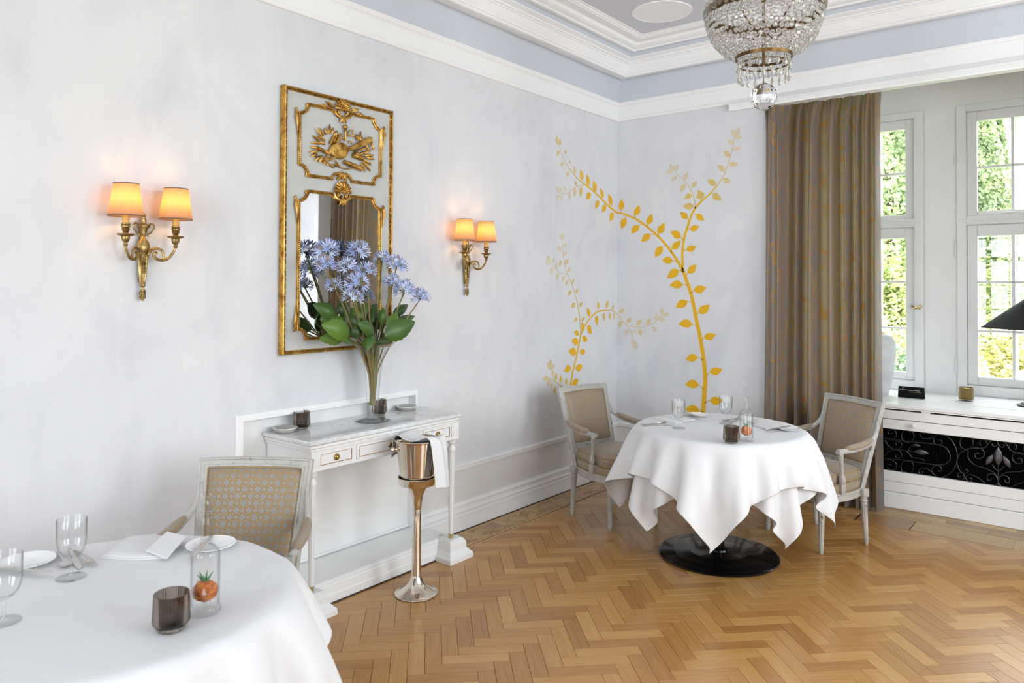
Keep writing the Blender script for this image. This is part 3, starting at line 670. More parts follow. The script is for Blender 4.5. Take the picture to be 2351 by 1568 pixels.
def inlay(T, n, per):
    """cube pattern running along local s, across local t (0..0.16); T maps (s,t)->(x,y), ang of local s"""
    f, ang = T; s_ = per/3**.5; t0 = .08
    for i in range(n):
        c = (i+.5)*per; hx = per/2
        top, bot = (c, t0+s_), (c, t0-s_); ul, ur = (c-hx, t0+s_/2), (c+hx, t0+s_/2); ll, lr = (c-hx, t0-s_/2), (c+hx, t0-s_/2); o = (c, t0)
        for P, a in (([o, ur, top, ul], 0), ([o, ul, ll, bot], PI/3), ([o, bot, lr, ur], -PI/3)): piece('border_rhombus', [f(*p) for p in P], ang+a)
        piece('border_triangle', [f(c, t0-s_), f(c+hx, t0-s_/2), f(c+hx, 0)], ang); piece('border_triangle', [f(c, t0-s_), f(c-hx, 0), f(c-hx, t0-s_/2)], ang); piece('border_triangle', [f(c, t0-s_), f(c+hx, 0), f(c-hx, 0)], ang)
        piece('border_triangle', [f(c, t0+s_), f(c+hx, .16), f(c+hx, t0+s_/2)], ang); piece('border_triangle', [f(c, t0+s_), f(c-hx, t0+s_/2), f(c-hx, .16)], ang); piece('border_triangle', [f(c, t0+s_), f(c-hx, .16), f(c+hx, .16)], ang)
inlay((lambda s, t: (.075+t, YB-.06-s), PI/2), 18, .1187)
for a, b in ((-2.4, -1.2), (-1.2, .0)): strip('border_strip', .046, .075, a, b); strip('border_strip', .235, .251, a, b); strip('border_strip', .260, XB, a, b)
strip('border_strip', .046, XB, -RD, -3.5); strip('border_strip', .282, XB+.0001, -3.48, -2.4) if XB > .283 else None
strip('border_strip', .046, .235, YB-.06, -.046)
inlay((lambda s, t: (.40+s, YB+.035+t), 0), 13, .1187)
strip('border_strip', XB, 1.95, YB, YB+.016, along='x'); strip('border_strip', XB, 1.95, YB+.020, YB+.035, along='x')
for a, b in ((1.96, 2.285), (2.29, 2.85), (2.85, 3.5), (3.5, 4.4), (4.4, RW)):
    strip('border_strip', a, b, YB+.020, .085, along='y'); strip('border_strip', a, b, YB, YB+.016, along='x')
for k, (y0, y1) in enumerate(((.09, .17), (.17, .25), (.25, .33))):
    xs = [AX0, 1.7+.12*k, 2.14+.05*k, 2.36+.09*k, 2.70+.07*k, 3.3-.1*k, 3.9, AX1]
    for a, b in zip(xs, xs[1:]): strip('border_strip', a, b, y0, y1, along='x')
strip('border_strip', XB, AX0, .046-.09, -.002, along='x')

strip('border_strip', AX0, 1.96, .045, .088, along='x')
# ================================================================ tables and cloths
def drape(N_, L, R, ztop, rot, seed, under=None, steps=230, iters=12, off=.004):
    """square cloth falling over a round top: position-based relaxation on an N x N grid"""
    rg = np.random.RandomState(seed); h = L/(N_-1); g = np.linspace(-L/2, L/2, N_)
    X, Y = np.meshgrid(g, g, indexing='ij'); c, s = math.cos(rot), math.sin(rot)
    P = np.stack([X*c-Y*s, X*s+Y*c, np.full_like(X, ztop+off)], -1); P[..., 2] += rg.randn(N_, N_)*.0012
    a = np.arctan2(P[..., 1], P[..., 0]); P[..., 2] += .004*np.sin(a*4-4*rot+.6)*(np.hypot(P[..., 0], P[..., 1]) > R)
    Q = P.copy(); R_ = R+off; zt = ztop+off
    def con(A, B, d, k):
        D = B-A; l = np.sqrt((D*D).sum(-1))[..., None]+1e-9; D *= (k*.5*(l-d)/l); A += D; B -= D
    sl = slice(None)
    for st in range(steps):
        V = (P-Q)*.965; V[..., 2] -= .00028; Q = P.copy(); P = P+V
        for it in range(iters):
            for o in (0, 1):
                for ax in (0, 1):
                    n = N_-1-o; n -= n % 2
                    i0 = slice(o, o+n, 2); i1 = slice(o+1, o+1+n, 2)
                    if ax == 0: con(P[i0], P[i1], h, 1)
                    else: con(P[:, i0], P[:, i1], h, 1)
                n = N_-1-o; n -= n % 2; i0 = slice(o, o+n, 2); i1 = slice(o+1, o+1+n, 2)
                con(P[i0, :-1], P[i1, 1:], h*2**.5, .6); con(P[i0, 1:], P[i1, :-1], h*2**.5, .6)
            if it % 3 == 0:
                idx = np.arange(N_-2)
                for q in (idx[idx % 4 < 2], idx[idx % 4 >= 2]):
                    A, B = P[q], P[q+2]; con(A, B, 2*h, .35); P[q] = A; P[q+2] = B
                    A, B = P[:, q], P[:, q+2]; con(A, B, 2*h, .35); P[:, q] = A; P[:, q+2] = B
                if it % 6 == 0:
                    idx = np.arange(N_-5)
                    for q in (idx[idx % 10 < 5], idx[idx % 10 >= 5]):
                        A, B = P[q], P[q+5]; con(A, B, 5*h, .010); P[q] = A; P[q+5] = B
                        A, B = P[:, q], P[:, q+5]; con(A, B, 5*h, .010); P[:, q] = A; P[:, q+5] = B
            r = np.hypot(P[..., 0], P[..., 1])+1e-9
            low = P[..., 2] < zt; inn = (r < R_) & low
            up = inn & ((zt-P[..., 2]) < (R_-r)*1.2+.004); out = inn & ~up
            P[..., 2] = np.where(up, zt, P[..., 2])
            k = np.where(out, R_/r, 1); P[..., 0] *= k; P[..., 1] *= k
            if under is not None:
                r = np.hypot(P[..., 0], P[..., 1])+1e-9; az = np.arctan2(P[..., 1], P[..., 0])
                ia = ((az+PI)/(2*PI)*180).astype(int) % 180; iz = np.clip((P[..., 2]/ztop*40).astype(int), 0, 40)
                need = under[ia, iz]; k = np.where((P[..., 2] < zt-.004) & (r < need), need/r, 1); P[..., 0] *= k; P[..., 1] *= k
        on = (np.hypot(P[..., 0], P[..., 1]) < R*.93) & (P[..., 2] < zt+.01)
        P[on] = Q[on]*.8+P[on]*.2
        P[..., 2] = np.maximum(P[..., 2], .03)
    return P
def outer_map(P, ztop, gap):
    M_ = np.zeros((180, 41)); n = P.shape[0]
    def up2(A):
        B = np.empty((2*A.shape[0]-1,)+A.shape[1:]); B[::2] = A; B[1::2] = (A[:-1]+A[1:])/2; return B
    D = P
    for _ in range(2): D = up2(D); D = np.swapaxes(up2(np.swapaxes(D, 0, 1)), 0, 1)
    D = D.reshape(-1, 3); az = ((np.arctan2(D[:, 1], D[:, 0])+PI)/(2*PI)*180).astype(int) % 180; iz = np.clip((D[:, 2]/ztop*40).astype(int), 0, 40)
    np.maximum.at(M_, (az, iz), np.hypot(D[:, 0], D[:, 1])+gap)
    M_ = np.maximum(M_, np.maximum(np.roll(M_, 1, 0), np.roll(M_, -1, 0))); return M_
def cloth_mesh(P, name):
    n = P.shape[0]; m = MB(); m.v = [tuple(p) for p in P.reshape(-1, 3)]
    m.f = [(i*n+j, (i+1)*n+j, (i+1)*n+j+1, i*n+j+1) for i in range(n-1) for j in range(n-1)]; m.uv = [[(0, 0)]*4]*len(m.f); m.mi = [0]*len(m.f)
    return m.mesh(name, 'linen_white', angle=180)
TR, TZ = .475, .752
rd = math.radians
lowP = drape(61, 1.43, TR, TZ, rd(-25+45), 5)
upP = drape(61, 1.43, TR, TZ, rd(-70+45), 9, outer_map(lowP, TZ, .007), off=.008)
me_low, me_up = cloth_mesh(lowP, 'tablecloth'), cloth_mesh(upP, 'tablecloth')
def cloth(me, loc, rz, label):
    o = link('tablecloth', me, None, loc); o.rotation_euler = (0, 0, rz); tag(o, label, 'tablecloth')
    s = o.modifiers.new('thickness', 'SOLIDIFY'); s.thickness = .0014; s.offset = 1
    u = o.modifiers.new('smooth', 'SUBSURF'); u.levels = 1; u.render_levels = 1
    return o
T1, T2 = Vector((1.515, -1.385, 0)), Vector((1.205, -4.697, 0))
def dining_table(loc, label):
    t = thing('dining_table', label, 'table', loc)
    m = MB(); m.lathe([(0, .722), (TR-.012, .722), (TR-.003, .728), (TR-.001, .738), (TR-.004, TZ-.004), (TR-.012, TZ-.001), (0, TZ-.001)], n=48); m.build('table_top', 'black_satin', t)
    m = MB(); m.lathe([(0, .02), (.036, .02), (.036, .70), (.14, .70), (.14, .722), (0, .722)], n=32); m.build('column', 'black_gloss', t)
    m = MB(); m.lathe([(0, 0), (.335, 0), (.345, .004), (.347, .010), (.342, .016), (.330, .019), (.264, .0225), (.262, .0238), (.260, .0244), (.173, .0290), (.171, .0303), (.169, .0309), (.066, .0365), (.062, .046), (.044, .050), (.036, .056), (0, .056)], n=72); m.build('base', 'black_gloss', t)
    return t
dining_table((1.50, -1.365, 0), 'round pedestal table with black disc foot under white cloths by the corner')
dining_table(T2, 'round pedestal table under the white cloths in front of the console armchair')
cloth(me_low, T1, 0, 'white lower tablecloth hanging in points over the table with the black disc foot')
cloth(me_up, T1, 0, 'white upper tablecloth laid over another on the table with the black disc foot')
cloth(me_low, T2, rd(15), 'white lower tablecloth on the round table beside the console')
cloth(me_up, T2, rd(15), 'white upper tablecloth on the round table beside the console')
# ================================================================ armchairs
def outline(pts, per=5):
    P = catmull([(x, y, 0) for x, y in pts], per); return [(p.x, p.y) for p in P]
SEATO = outline([(-.190, -.178), (-.232, -.07), (-.256, .05), (-.240, .185), (-.13, .243), (0, .260), (.13, .243), (.240, .185), (.256, .05), (.232, -.07), (.190, -.178)])
CUSHO = outline([(-.180, -.168), (-.214, -.06), (-.226, .02), (-.222, .055), (-.238, .10), (-.244, .175), (-.13, .240), (0, .256), (.13, .240), (.244, .175), (.238, .10), (.222, .055), (.226, .02), (.214, -.06), (.180, -.168)])
def pad(m, O, z0, z1, dome, sc=1.0, rnd=.02, bulge=.006):
    """upholstered pad over outline O: sides (uv arc,z), rounded top (uv x,y)"""
    n = len(O); cx = sum(p[0] for p in O)/n; cy = sum(p[1] for p in O)/n
    arc = [0]
    for i in range(n): a, b = O[i], O[(i+1) % n]; arc.append(arc[-1]+math.hypot(b[0]-a[0], b[1]-a[1]))
    def rowp(k, z): return [(cx+(x-cx)*k*sc, cy+(y-cy)*k*sc, z) for x, y in O]
    rin = .24
    prof = [(1-.015, z0), (1+bulge*2, z0+(z1-z0)*.35), (1+bulge*2, z0+(z1-z0)*.7), (1, z1-.004), (1-.03, z1+dome*.08)]
    V, U = [], []
    for k, z in prof:
        r = rowp(k, z); V += r+[r[0]]; U += [(arc[i], z) for i in range(n+1)]
    w = n+1; F = [(j*w+i, j*w+i+1, (j+1)*w+i+1, (j+1)*w+i) for j in range(len(prof)-1) for i in range(n)]
    m.add(V, F, U)
    tops = [(1-.03, z1+dome*.08), (.86, z1+dome*.45), (.65, z1+dome*.78), (.35, z1+dome*.96)]
    V, U = [], []
    for k, z in tops:
        r = rowp(k, z); V += r; U += [(p[0], p[1]) for p in r]
    F = [(j*n+i, j*n+(i+1) % n, (j+1)*n+(i+1) % n, (j+1)*n+i) for j in range(len(tops)-1) for i in range(n)]
    V.append((cx, cy, z1+dome)); U.append((cx, cy)); b = (len(tops)-1)*n
    F += [(b+i, b+(i+1) % n, len(V)-1) for i in range(n)]
    return m.add(V, F, U)
def uvtube(m, P, R, n=14, flat=(1, 1), up=(0, 0, 1)):
    P = [Vector(p) for p in P]; k = len(P); L = [0]
    for i in range(k-1): L.append(L[-1]+(P[i+1]-P[i]).length)
    V, U = [], []
    for i in range(k):
        t = (P[min(i+1, k-1)]-P[max(i-1, 0)]).normalized(); u = Vector(up); u = (u-t*u.dot(t)).normalized(); s = t.cross(u)
        for q in range(n+1):
            a = 2*PI*q/n; V.append(P[i]+u*(math.cos(a)*R[i]*flat[0])+s*(math.sin(a)*R[i]*flat[1])); U.append((a*R[k//2], L[i]))
    w = n+1; return m.add(V, [(i*w+q, i*w+q+1, (i+1)*w+q+1, (i+1)*w+q) for i in range(k-1) for q in range(n)], U)
simple('gimp', (.40, .27, .12), .6, var=.3, scale=80)
LEGP = [(0, 0), (.0095, 0), (.0105, .004), (.0125, .016), (.0138, .028), (.0128, .033), (.0168, .036), (.0168, .043), (.0125, .046), (.0140, .052), (.0150, .09), (.0168, .15), (.0188, .22), (.0198, .258), (.0178, .263), (.0222, .268), (.0222, .278), (.0182, .283), (.0205, .290), (.0205, .300)]
def make_chair(label):
    t = thing('armchair', label, 'armchair', group='painted wooden armchairs with honeycomb fabric')
    for sx in (-1, 1):
        for fy in (1, 0):
            m = MB(); n = 20
            x, y = (.230*sx, .192) if fy else (.205*sx, -.170)
            m.lathe(LEGP, (0, 0, 0), n, flute=(9, 13, .13)); m.box((0, 0, .3225), (.046, .046, .049), bev=.003)
            m.bx(-.017, .017, -.0245, .0245, .306, .339, .002); m.bx(-.0245, .0245, -.017, .017, .306, .339, .002)
            if not fy: m.v = [(a, b-.022*max(0, 1-c/.3), c) for a, b, c in m.v]
            m.xf(Matrix.Translation((x, y, 0))); lg = m.build('leg', 'chair_paint', t)
            if fy:
                m = MB()
                for q in range(8):
                    a = q*PI/4; m.ball((x+.0085*math.cos(a), y+.0245, .3225+.0085*math.sin(a)), .0055, 6, 4, (1, .5, 1)); m.ball((x+sx*.0245, y+.0085*math.cos(a), .3225+.0085*math.sin(a)), .0055, 6, 4, (.5, 1, 1))
                m.ball((x, y+.026, .3225), .005, 6, 4); m.ball((x+sx*.026, y, .3225), .005, 6, 4); m.build('rosette', 'chair_paint', lg)
    n = len(SEATO); m = MB(); pr = [(1.0, .300), (1.004, .303), (1.004, .310), (.992, .313), (.992, .332), (1.004, .335), (1.006, .342), (.995, .347), (.86, .347), (.86, .300)]
    V = [(x*k, y*k, z) for k, z in pr for x, y in SEATO]; q = len(pr)
    m.add(V, [(j*n+i, j*n+(i+1) % n, ((j+1) % q)*n+(i+1) % n, ((j+1) % q)*n+i) for j in range(q) for i in range(n)]); m.build('seat_rail', 'chair_paint', t)
    m = MB(); pad(m, SEATO, .346, .400, .008, .972, bulge=.003); sb = m.build('seat_base', 'chair_fabric', t)
    m = MB(); m.tube([(x*.985, y*.985, .350) for x, y in SEATO], .0035, 6); m.build('gimp', 'gimp', sb)
    m = MB(); pad(m, CUSHO, .404, .462, .036, 1.0, bulge=.008); cu = m.build('cushion', 'chair_fabric', t)
    for z, k in ((.409, 1.0), (.459, 1.0)):
        m = MB(); P = [(x*k, y*k, z) for x, y in CUSHO]; m.tube(P+[P[0]], .0042, 6); m.build('piping', 'gimp', cu)
    # back in its own leaning plane
    e = Vector((0, -.266, .964)); nf = Vector((0, .964, .266)); o = Vector((0, -.163, .340)); L = .549
    B = lambda s, h, d=0: o+Vector((s, 0, 0))+e*h+nf*d
    wd = lambda h: .205+.032*h/L
    path = [B(-wd(0)+.02, 0), B(-wd(.2)+.02, .2), B(-wd(L)+.021, L-.021)]+[B(s*(wd(L)-.021), L-.021+.007*(1-s*s)) for s in (-.6, -.2, .2, .6)]+[B(wd(L)-.021, L-.021), B(wd(.2)-.02, .2), B(wd(0)-.02, 0)]
    prof = [(-.020, -.015), (.020, -.015), (.021, .009), (.017, .014), (.011, .014), (.009, .009), (-.008, .008), (-.010, .013), (-.016, .013), (-.020, .008)]
    m = MB(); m.sweep(path, prof, nf); m.build('back_frame', 'chair_paint', t, angle=28)
    m = MB(); m.sweep([B(-wd(.13)+.038, .135), B(wd(.13)-.038, .135)], prof, nf); m.build('back_rail', 'chair_paint', t, angle=28)
    def panel(d0, d1, sgn):
        m = MB()
        def fn(a, b):
            h = .153+(L-.04-.153+.006*(1-(2*a-1)**2))*b; s = (2*a-1)*(wd(h)-.038)
            q = (1-(2*a-1)**6)*(1-(2*b-1)**6); d = d0+(d1-d0)*(q**.35)+sgn*.006*(1-(2*a-1)**2)*(1-(2*b-1)**2)
            return B(s, h, d)
        m.grid(fn, 18, 18, lambda a, b: ((2*a-1)*.19, b*.36)); return m
    m = panel(.004, .024, 1); bk = m.build('backrest', 'chair_fabric', t)
    m = panel(-.006, -.016, -1); m.build('back_cover', 'chair_fabric', bk)
    E = [B((2*a-1)*(wd(h)-.0385), h, .008) for a, h in [(0, .153), (0, .33), (0, L-.041), (.25, L-.037), (.5, L-.035), (.75, L-.037), (1, L-.041), (1, .33), (1, .153)]]
    m = MB(); m.tube(E+[E[0]], .0045, 6); m.build('gimp', 'gimp', bk)
    for s in (-1, 1):
        P = catmull([(.224*s, -.268, .748), (.228*s, -.258, .705), (.240*s, -.222, .660), (.256*s, -.150, .628), (.268*s, -.06, .612), (.270*s, .03, .606), (.268*s, .085, .604)], 6)
        k = len(P); R = [.010+.006*min(1, i/10) for i in range(k)]
        m = MB(); m.tube(P, R, 10, flat=.8); m.lathe([(0, -.018), (.013, -.018), (.017, -.014), (.017, .014), (.013, .018), (0, .018)], (.268*s, .088, .598), 16, Matrix.Rotation(PI/2, 3, 'Y'))
        for q in (-.009, 0, .009): m.tube([(.268*s+q, .088+.018*math.cos(a), .598+.018*math.sin(a)) for a in [PI*1.1-j*.3 for j in range(9)]], .0035, 6)
        am = m.build('arm', 'chair_paint', t)
        Q = P[14:32]; kk = len(Q); m = MB(); uvtube(m, [p+Vector((0, 0, .014)) for p in Q], [max(.002, .023*(1-abs(2*i/(kk-1)-1)**4)**.5) for i in range(kk)], 14, (.85, 1.0)); m.build('arm_pad', 'chair_fabric', am)
        m = MB(); m.box((.252*s, .052, .375), (.033, .036, .058), bev=.002)
        for q in (-.009, 0, .009): m.bx(.252*s-.0185, .252*s+.0185, .052+q-.003, .052+q+.003, .352, .398, .001)
        pf = [(.013, .402), (.017, .408), (.020, .420), (.021, .432), (.018, .448), (.0125, .462), (.0105, .472), (.0115, .49), (.0135, .53), (.0155, .565), (.0175, .585), (.0175, .594)]
        m2 = MB(); m2.lathe(pf, (0, 0, 0), 16, flute=(2, 9, .1)); m2.v = [(x+.252*s+.016*s*(z-.4)/.19, y+.052+.030*((z-.4)/.19)**1.5 if z > .4 else y+.052, z) for x, y, z in m2.v]
        m.add(m2.v, m2.f); m.build('arm_post', 'chair_paint', t)
    return t
def place(t, c, f): t.location = (c[0], c[1], 0); t.rotation_euler = (0, 0, math.atan2(-f[0], f[1])); return t
chA = place(make_chair('painted armchair by the wall below the small yellow vine'), (.643, -1.135), (.975, -.222))
chB = place(copy_tree(chA, label='painted armchair in front of the long brown curtain'), (1.864, -.672), (-.494, -.869))
chC = place(copy_tree(chA, label='painted armchair beside the white marble-topped console table'), (.725, -4.07), (.608, -.794))
# small bag stool behind the far table: only its feet show under the cloth
st = thing('bag_stool', 'low stool with fluted painted legs half hidden under the far round table', 'stool', (1.184, -.628, 0), rd(6))
for sx in (-1, 1):
    for sy in (-1, 1):
        m = MB(); m.lathe([(r*.85, z*.95) for r, z in LEGP], (.172*sx, .100*sy, 0), 20, flute=(9, 13, .13)); m.build('leg', 'chair_paint', st)
m = MB(); m.box((0, 0, .308), (.40, .25, .05), bev=.006); m.build('seat_rail', 'chair_paint', st)
m = MB(); pad(m, outline([(-.19, -.115), (0, -.118), (.19, -.115), (.195, 0), (.19, .115), (0, .118), (-.19, .115), (-.195, 0)]), .334, .372, .02); m.build('cushion', 'chair_fabric', st)
# ================================================================ gilt trumeau mirror on the left wall
MX, MYC = .040, -2.998
MY0, MY1, MZ0, MZ1 = -3.370, -2.628, 1.230, 2.614
mir = thing('trumeau_mirror', 'tall grey and gilt framed mirror with carved music trophy above the glass', 'mirror', (0, MYC, MZ0))
m = MB(); m.bx(.002, MX-.012, MY0+.004, MY1-.004, MZ0+.004, MZ1-.004); part(mir, m, 'panel', 'gilt_panel', smooth=False)
m = MB(); fr = [(MX, MY0, MZ0), (MX, MY0, MZ1), (MX, MY1, MZ1), (MX, MY1, MZ0)]; ins = .011
path = [(0, MY0+ins, MZ0+ins), (0, MY0+ins, MZ1-ins), (0, MY1-ins, MZ1-ins), (0, MY1-ins, MZ0+ins)]
m.sweep(path, [(-.011, .002), (-.011, .034), (-.008, .040), (-.003, .042), (.001, .039), (.002, .034), (.010, .033), (.012, .029), (.012, .026), (-.002, .002)], (1, 0, 0), closed=True); of = part(mir, m, 'outer_frame', 'gilt', angle=30)
m = MB(); gi = ins+.006
def beads(a, b):
    a, b = Vector(a), Vector(b); L = (b-a).length; t = (b-a)/L; s = 0
    while s < L-.03:
        for q in range(4): m.ball(a+t*(s+.004+q*.0075), .0036, 6, 4)
        m.tube([a+t*(s+.036), a+t*(s+.058)], .0033, 6); s += .064
for a, b in (((.036, MY0+gi, MZ0+gi), (.036, MY0+gi, MZ1-gi)), ((.036, MY0+gi, MZ1-gi), (.036, MY1-gi, MZ1-gi)), ((.036, MY1-gi, MZ0+gi), (.036, MY1-gi, MZ1-gi)), ((.036, MY0+gi, MZ0+gi), (.036, MY1-gi, MZ0+gi))): beads(a, b)
part(mir, m, 'beading', 'gilt_dark', of)['kind'] = 'stuff'
P0 = MX-.012
def P3(y, z, x=0): return (P0+x, MYC+y, z)
mould = [(-.009, 0), (-.009, .010), (-.006, .014), (-.002, .012), (.001, .009), (.005, .011), (.009, .009), (.009, 0)]
def arc(c, r, a0, a1, n=7): return [(c[0]+r*math.cos(a0+(a1-a0)*i/n), c[1]+r*math.sin(a0+(a1-a0)*i/n)) for i in range(n+1)]
def volute(m, y, z, r, a0, turn, x=.008, w=.0055):
    pts = spiral((y, z), r, r*.15, a0, a0+turn, 20); m.tube([P3(p[0], p[1], x) for p in pts], [w*(1-.5*i/20) for i in range(21)], 8)
    m.ball(P3(y, z, x), r*.42, 8, 6)
def acanthus(m, y, z, L, w, up, side):
    """curled leaf along the frame: a fat comma with ribs"""
    for k in range(5):
        pts = [P3(y+side*(w*(.25+.17*k)*math.sin(PI*min(1, t*1.05))**.8*(1-t*.45)), z-up*L*t*(1-.09*k), .006+.010*math.sin(PI*t)) for t in [i/8 for i in range(9)]]
        m.tube(pts, [.0045*(1-.5*i/8) for i in range(9)], 6)
    pts = spiral((y+side*w*.25, z), w*.55, w*.1, PI/2 if up > 0 else -PI/2, (PI/2 if up > 0 else -PI/2)+up*side*-5.5, 16); m.tube([P3(p[0], p[1], .010) for p in pts], .0042, 6)
def shell(m, z, r, flip=1):
    for k in range(9):
        a = PI*(.02+.96*k/8); 
        pts = [P3(r*(.18+.82*t)*math.cos(a), z+flip*r*(.10+.95*t)*math.sin(a)*1.0, .006+.020*math.sin(PI*(t*.8+.1))) for t in [i/6 for i in range(7)]]
        m.tube(pts, [r*(.05+.13*(i/6)) for i in range(7)], 8)
    m.ball(P3(0, z+flip*r*.25, .008), r*.42, 10, 7, (.5, 1, .9))
def leaflet(m, y, z, L, w, a, x=.006):
    """pointed carved leaf with a raised rib"""
    ca, sa = math.cos(a), math.sin(a); n = 6; V = []
    for i in range(n+1):
        t = i/n; ww = w*math.sin(PI*min(1, t*.93+.07))**.8*(1-t*.25); 
        for q, h in ((-1, 0), (-.5, .55), (0, .4), (.5, .55), (1, 0)):
            s = t*L; b = q*ww; V.append(P3(y+s*ca-b*sa, z+s*sa+b*ca, x+h*ww*.9+.006*math.sin(PI*t)))
    m.add(V, [(i*5+k, i*5+k+1, (i+1)*5+k+1, (i+1)*5+k) for i in range(n) for k in range(4)])
def cartouche(z0, z1, hw, gap_top, gap_bot, ztop_dip):
    """notched frame, left and right halves"""
    out = []
    for s in (-1, 1):
        q = [(s*gap_top, z1-ztop_dip), (s*(gap_top+.018), z1), (s*(hw-.062), z1)]
        q += [(s*(hw-.045+.045*math.sin(a)*1.0-.0), z1-.048+.048*math.cos(a)) for a in []]
        q += [(s*(hw-.055), z1-.008)]+[(s*(hw+.0-.052*math.cos(a)), z1-.004-.050*math.sin(a)) for a in [PI*.12, PI*.25, PI*.38]]+[(s*hw, z1-.056), (s*hw, z0+.056)]
        q += [(s*(hw-.052*math.cos(a)), z0+.004+.050*math.sin(a)) for a in [PI*.38, PI*.25, PI*.12]]+[(s*(hw-.055), z0+.008), (s*(hw-.062), z0), (s*gap_bot, z0)]
        out.append(q)
    return out
def frame_set(z0, z1, hw, name, gb):
    for q in cartouche(z0, z1, hw, .050, gb, .012):
        pth = [P3(a, b) for a, b in q]
        if q[0][0] > 0: pth = pth
        m = MB(); m.sweep(pth, mould if q[0][0] > 0 else [(-a, b) for a, b in mould][::-1], (1, 0, 0)); part(mir, m, name, 'gilt', angle=40)
        m = MB()                                                    # carved beads running on the moulding
        for i in range(len(pth)-1):
            a, b = Vector(pth[i]), Vector(pth[i+1]); L = (b-a).length; k = int(L/.0105)
            for j in range(k): m.ball(a.lerp(b, (j+.5)/k)+Vector((.010, 0, 0)), .0040, 6, 4)
        part(mir, m, 'carved_beads', 'gilt_dark')['kind'] = 'stuff'
    for s in (-1, 1):
        m = MB(); volute(m, s*(hw-.052), z1-.004, .014, -PI/2, s*5.5); part(mir, m, 'volute', 'gilt')
        m = MB(); volute(m, s*(hw-.052), z0+.003, .014, PI/2, -s*5.5); part(mir, m, 'volute', 'gilt')
        m = MB(); acanthus(m, s*(hw+.013), z1-.045, .125, .022, 1, s); part(mir, m, 'acanthus', 'gilt')
UZ0, UZ1, LZ0, LZ1, HW = 2.165, 2.540, 1.307, 2.082, .276
frame_set(UZ0, UZ1, HW, 'upper_moulding', .062); frame_set(LZ0, LZ1, HW, 'glass_moulding', 0.0)
for s in (-1, 1):
    m = MB(); acanthus(m, s*(HW+.013), LZ0+.055, .125, .022, -1, s); part(mir, m, 'acanthus', 'gilt')
# mirror plate, notched like its moulding
q = cartouche(LZ0, LZ1, HW, 0, 0, .0); poly = q[0]+q[1][::-1]; m = MB()
m.add([P3(a, b, .004) for a, b in poly], [tuple(range(len(poly)))]); m.add([P3(a, b, .0005) for a, b in poly], [tuple(range(len(poly)))[::-1]]); part(mir, m, 'glass', 'mirror_glass', smooth=False)
for z, r in ((UZ1+.010, .052), (LZ1+.016, .054)):
    m = MB(); shell(m, z, r); part(mir, m, 'shell', 'gilt')
    m = MB()
    for s in (-1, 1):
        volute(m, s*.022, z-.020, .016, PI/2+s*.6, s*-5.0, .012, .006); m.tube([P3(s*.052, z-.010, .006), P3(s*.045, z-.032, .010), P3(s*.026, z-.042, .012), P3(s*.008, z-.050, .012)], [.007, .009, .008, .005], 8)
    for a in (-PI/2, -PI/2-.45, -PI/2+.45): leaflet(m, 0, z-.030, .050, .011, a, .012)
    part(mir, m, 'shell_scroll', 'gilt')
for s in (-1, 1):
    m = MB()
    for k, (a, b, L) in enumerate(((.060, .012, .05), (.075, .018, .05), (.090, .004, .05), (.110, .002, .045), (.065, .030, .04))): leaflet(m, s*a, UZ1+b-.004, L, .009, PI/2-s*(.9+.12*k))
    part(mir, m, 'leaf_spray', 'gilt')
m = MB()
for s in (-1, 1):
    volute(m, s*.030, UZ0+.008, .016, PI/2, s*5.2, .010); m.tube([P3(s*.072, UZ0, .006), P3(s*.050, UZ0+.026, .010), P3(s*.026, UZ0+.034, .012), P3(s*.006, UZ0+.018, .012)], [.006, .009, .008, .005], 8)
for a in (PI/2, PI/2-.5, PI/2+.5): leaflet(m, 0, UZ0+.004, .048, .011, a, .010)
part(mir, m, 'bottom_scroll', 'gilt')
# trophy of instruments (positions read off the carving)
def c1(x, y): p = onx(620+x/4.6125, 160+y/4.6125, P0+.015); return (p.y-MYC, p.z)
def bar(m, a, b, r0, r1, x=.016, n=12, steps=6):
    A, B_ = c1(*a), c1(*b); m.tube([P3(A[0]+(B_[0]-A[0])*t, A[1]+(B_[1]-A[1])*t, x) for t in [i/steps for i in range(steps+1)]], [r0+(r1-r0)*i/steps for i in range(steps+1)], n)
def tpart(m, nm): return part(mir, m, nm, 'gilt')
m = MB(); body = [c1(*p) for p in ((628, 885), (640, 820), (680, 780), (735, 772), (790, 785), (825, 835), (812, 905), (765, 945), (700, 935))]; bo = [(p.x, p.y) for p in catmull([(a, b, 0) for a, b in body], 4, True)]
cyy = sum(p[0] for p in bo)/len(bo); czz = sum(p[1] for p in bo)/len(bo); n = len(bo)
V = [P3(a, b, 0) for a, b in bo]+[P3(a, b, .020) for a, b in bo]+[P3(cyy+(a-cyy)*.93, czz+(b-czz)*.93, .024) for a, b in bo]
m.add(V, [(r*n+i, r*n+(i+1) % n, (r+1)*n+(i+1) % n, (r+1)*n+i) for r in (0, 1) for i in range(n)]+[tuple(2*n+i for i in range(n))]); lu = tpart(m, 'lute')
m = MB(); h = c1(745, 800); m.lathe([(0, 0), (.010, 0), (.012, .002), (.010, .003), (0, .003)], P3(h[0], h[1], .024), 14, Matrix.Rotation(PI/2, 3, 'Y')); part(mir, m, 'sound_hole', 'gilt_dark', lu)
m = MB(); bar(m, (670, 865), (820, 830), .0014, .0014, .027); bar(m, (672, 880), (820, 842), .0014, .0014, .027); bar(m, (665, 850), (690, 895), .004, .004, .026); part(mir, m, 'strings', 'gilt', lu)
m = MB(); bar(m, (800, 860), (1050, 745), .010, .020, .022)
for dy in (-18, -6, 6, 18): bar(m, (810, 850+dy*.6), (1055, 750+dy*1.3), .003, .0045, .036)
bar(m, (1040, 735), (1085, 850), .007, .007, .026); tpart(m, 'lute_neck')
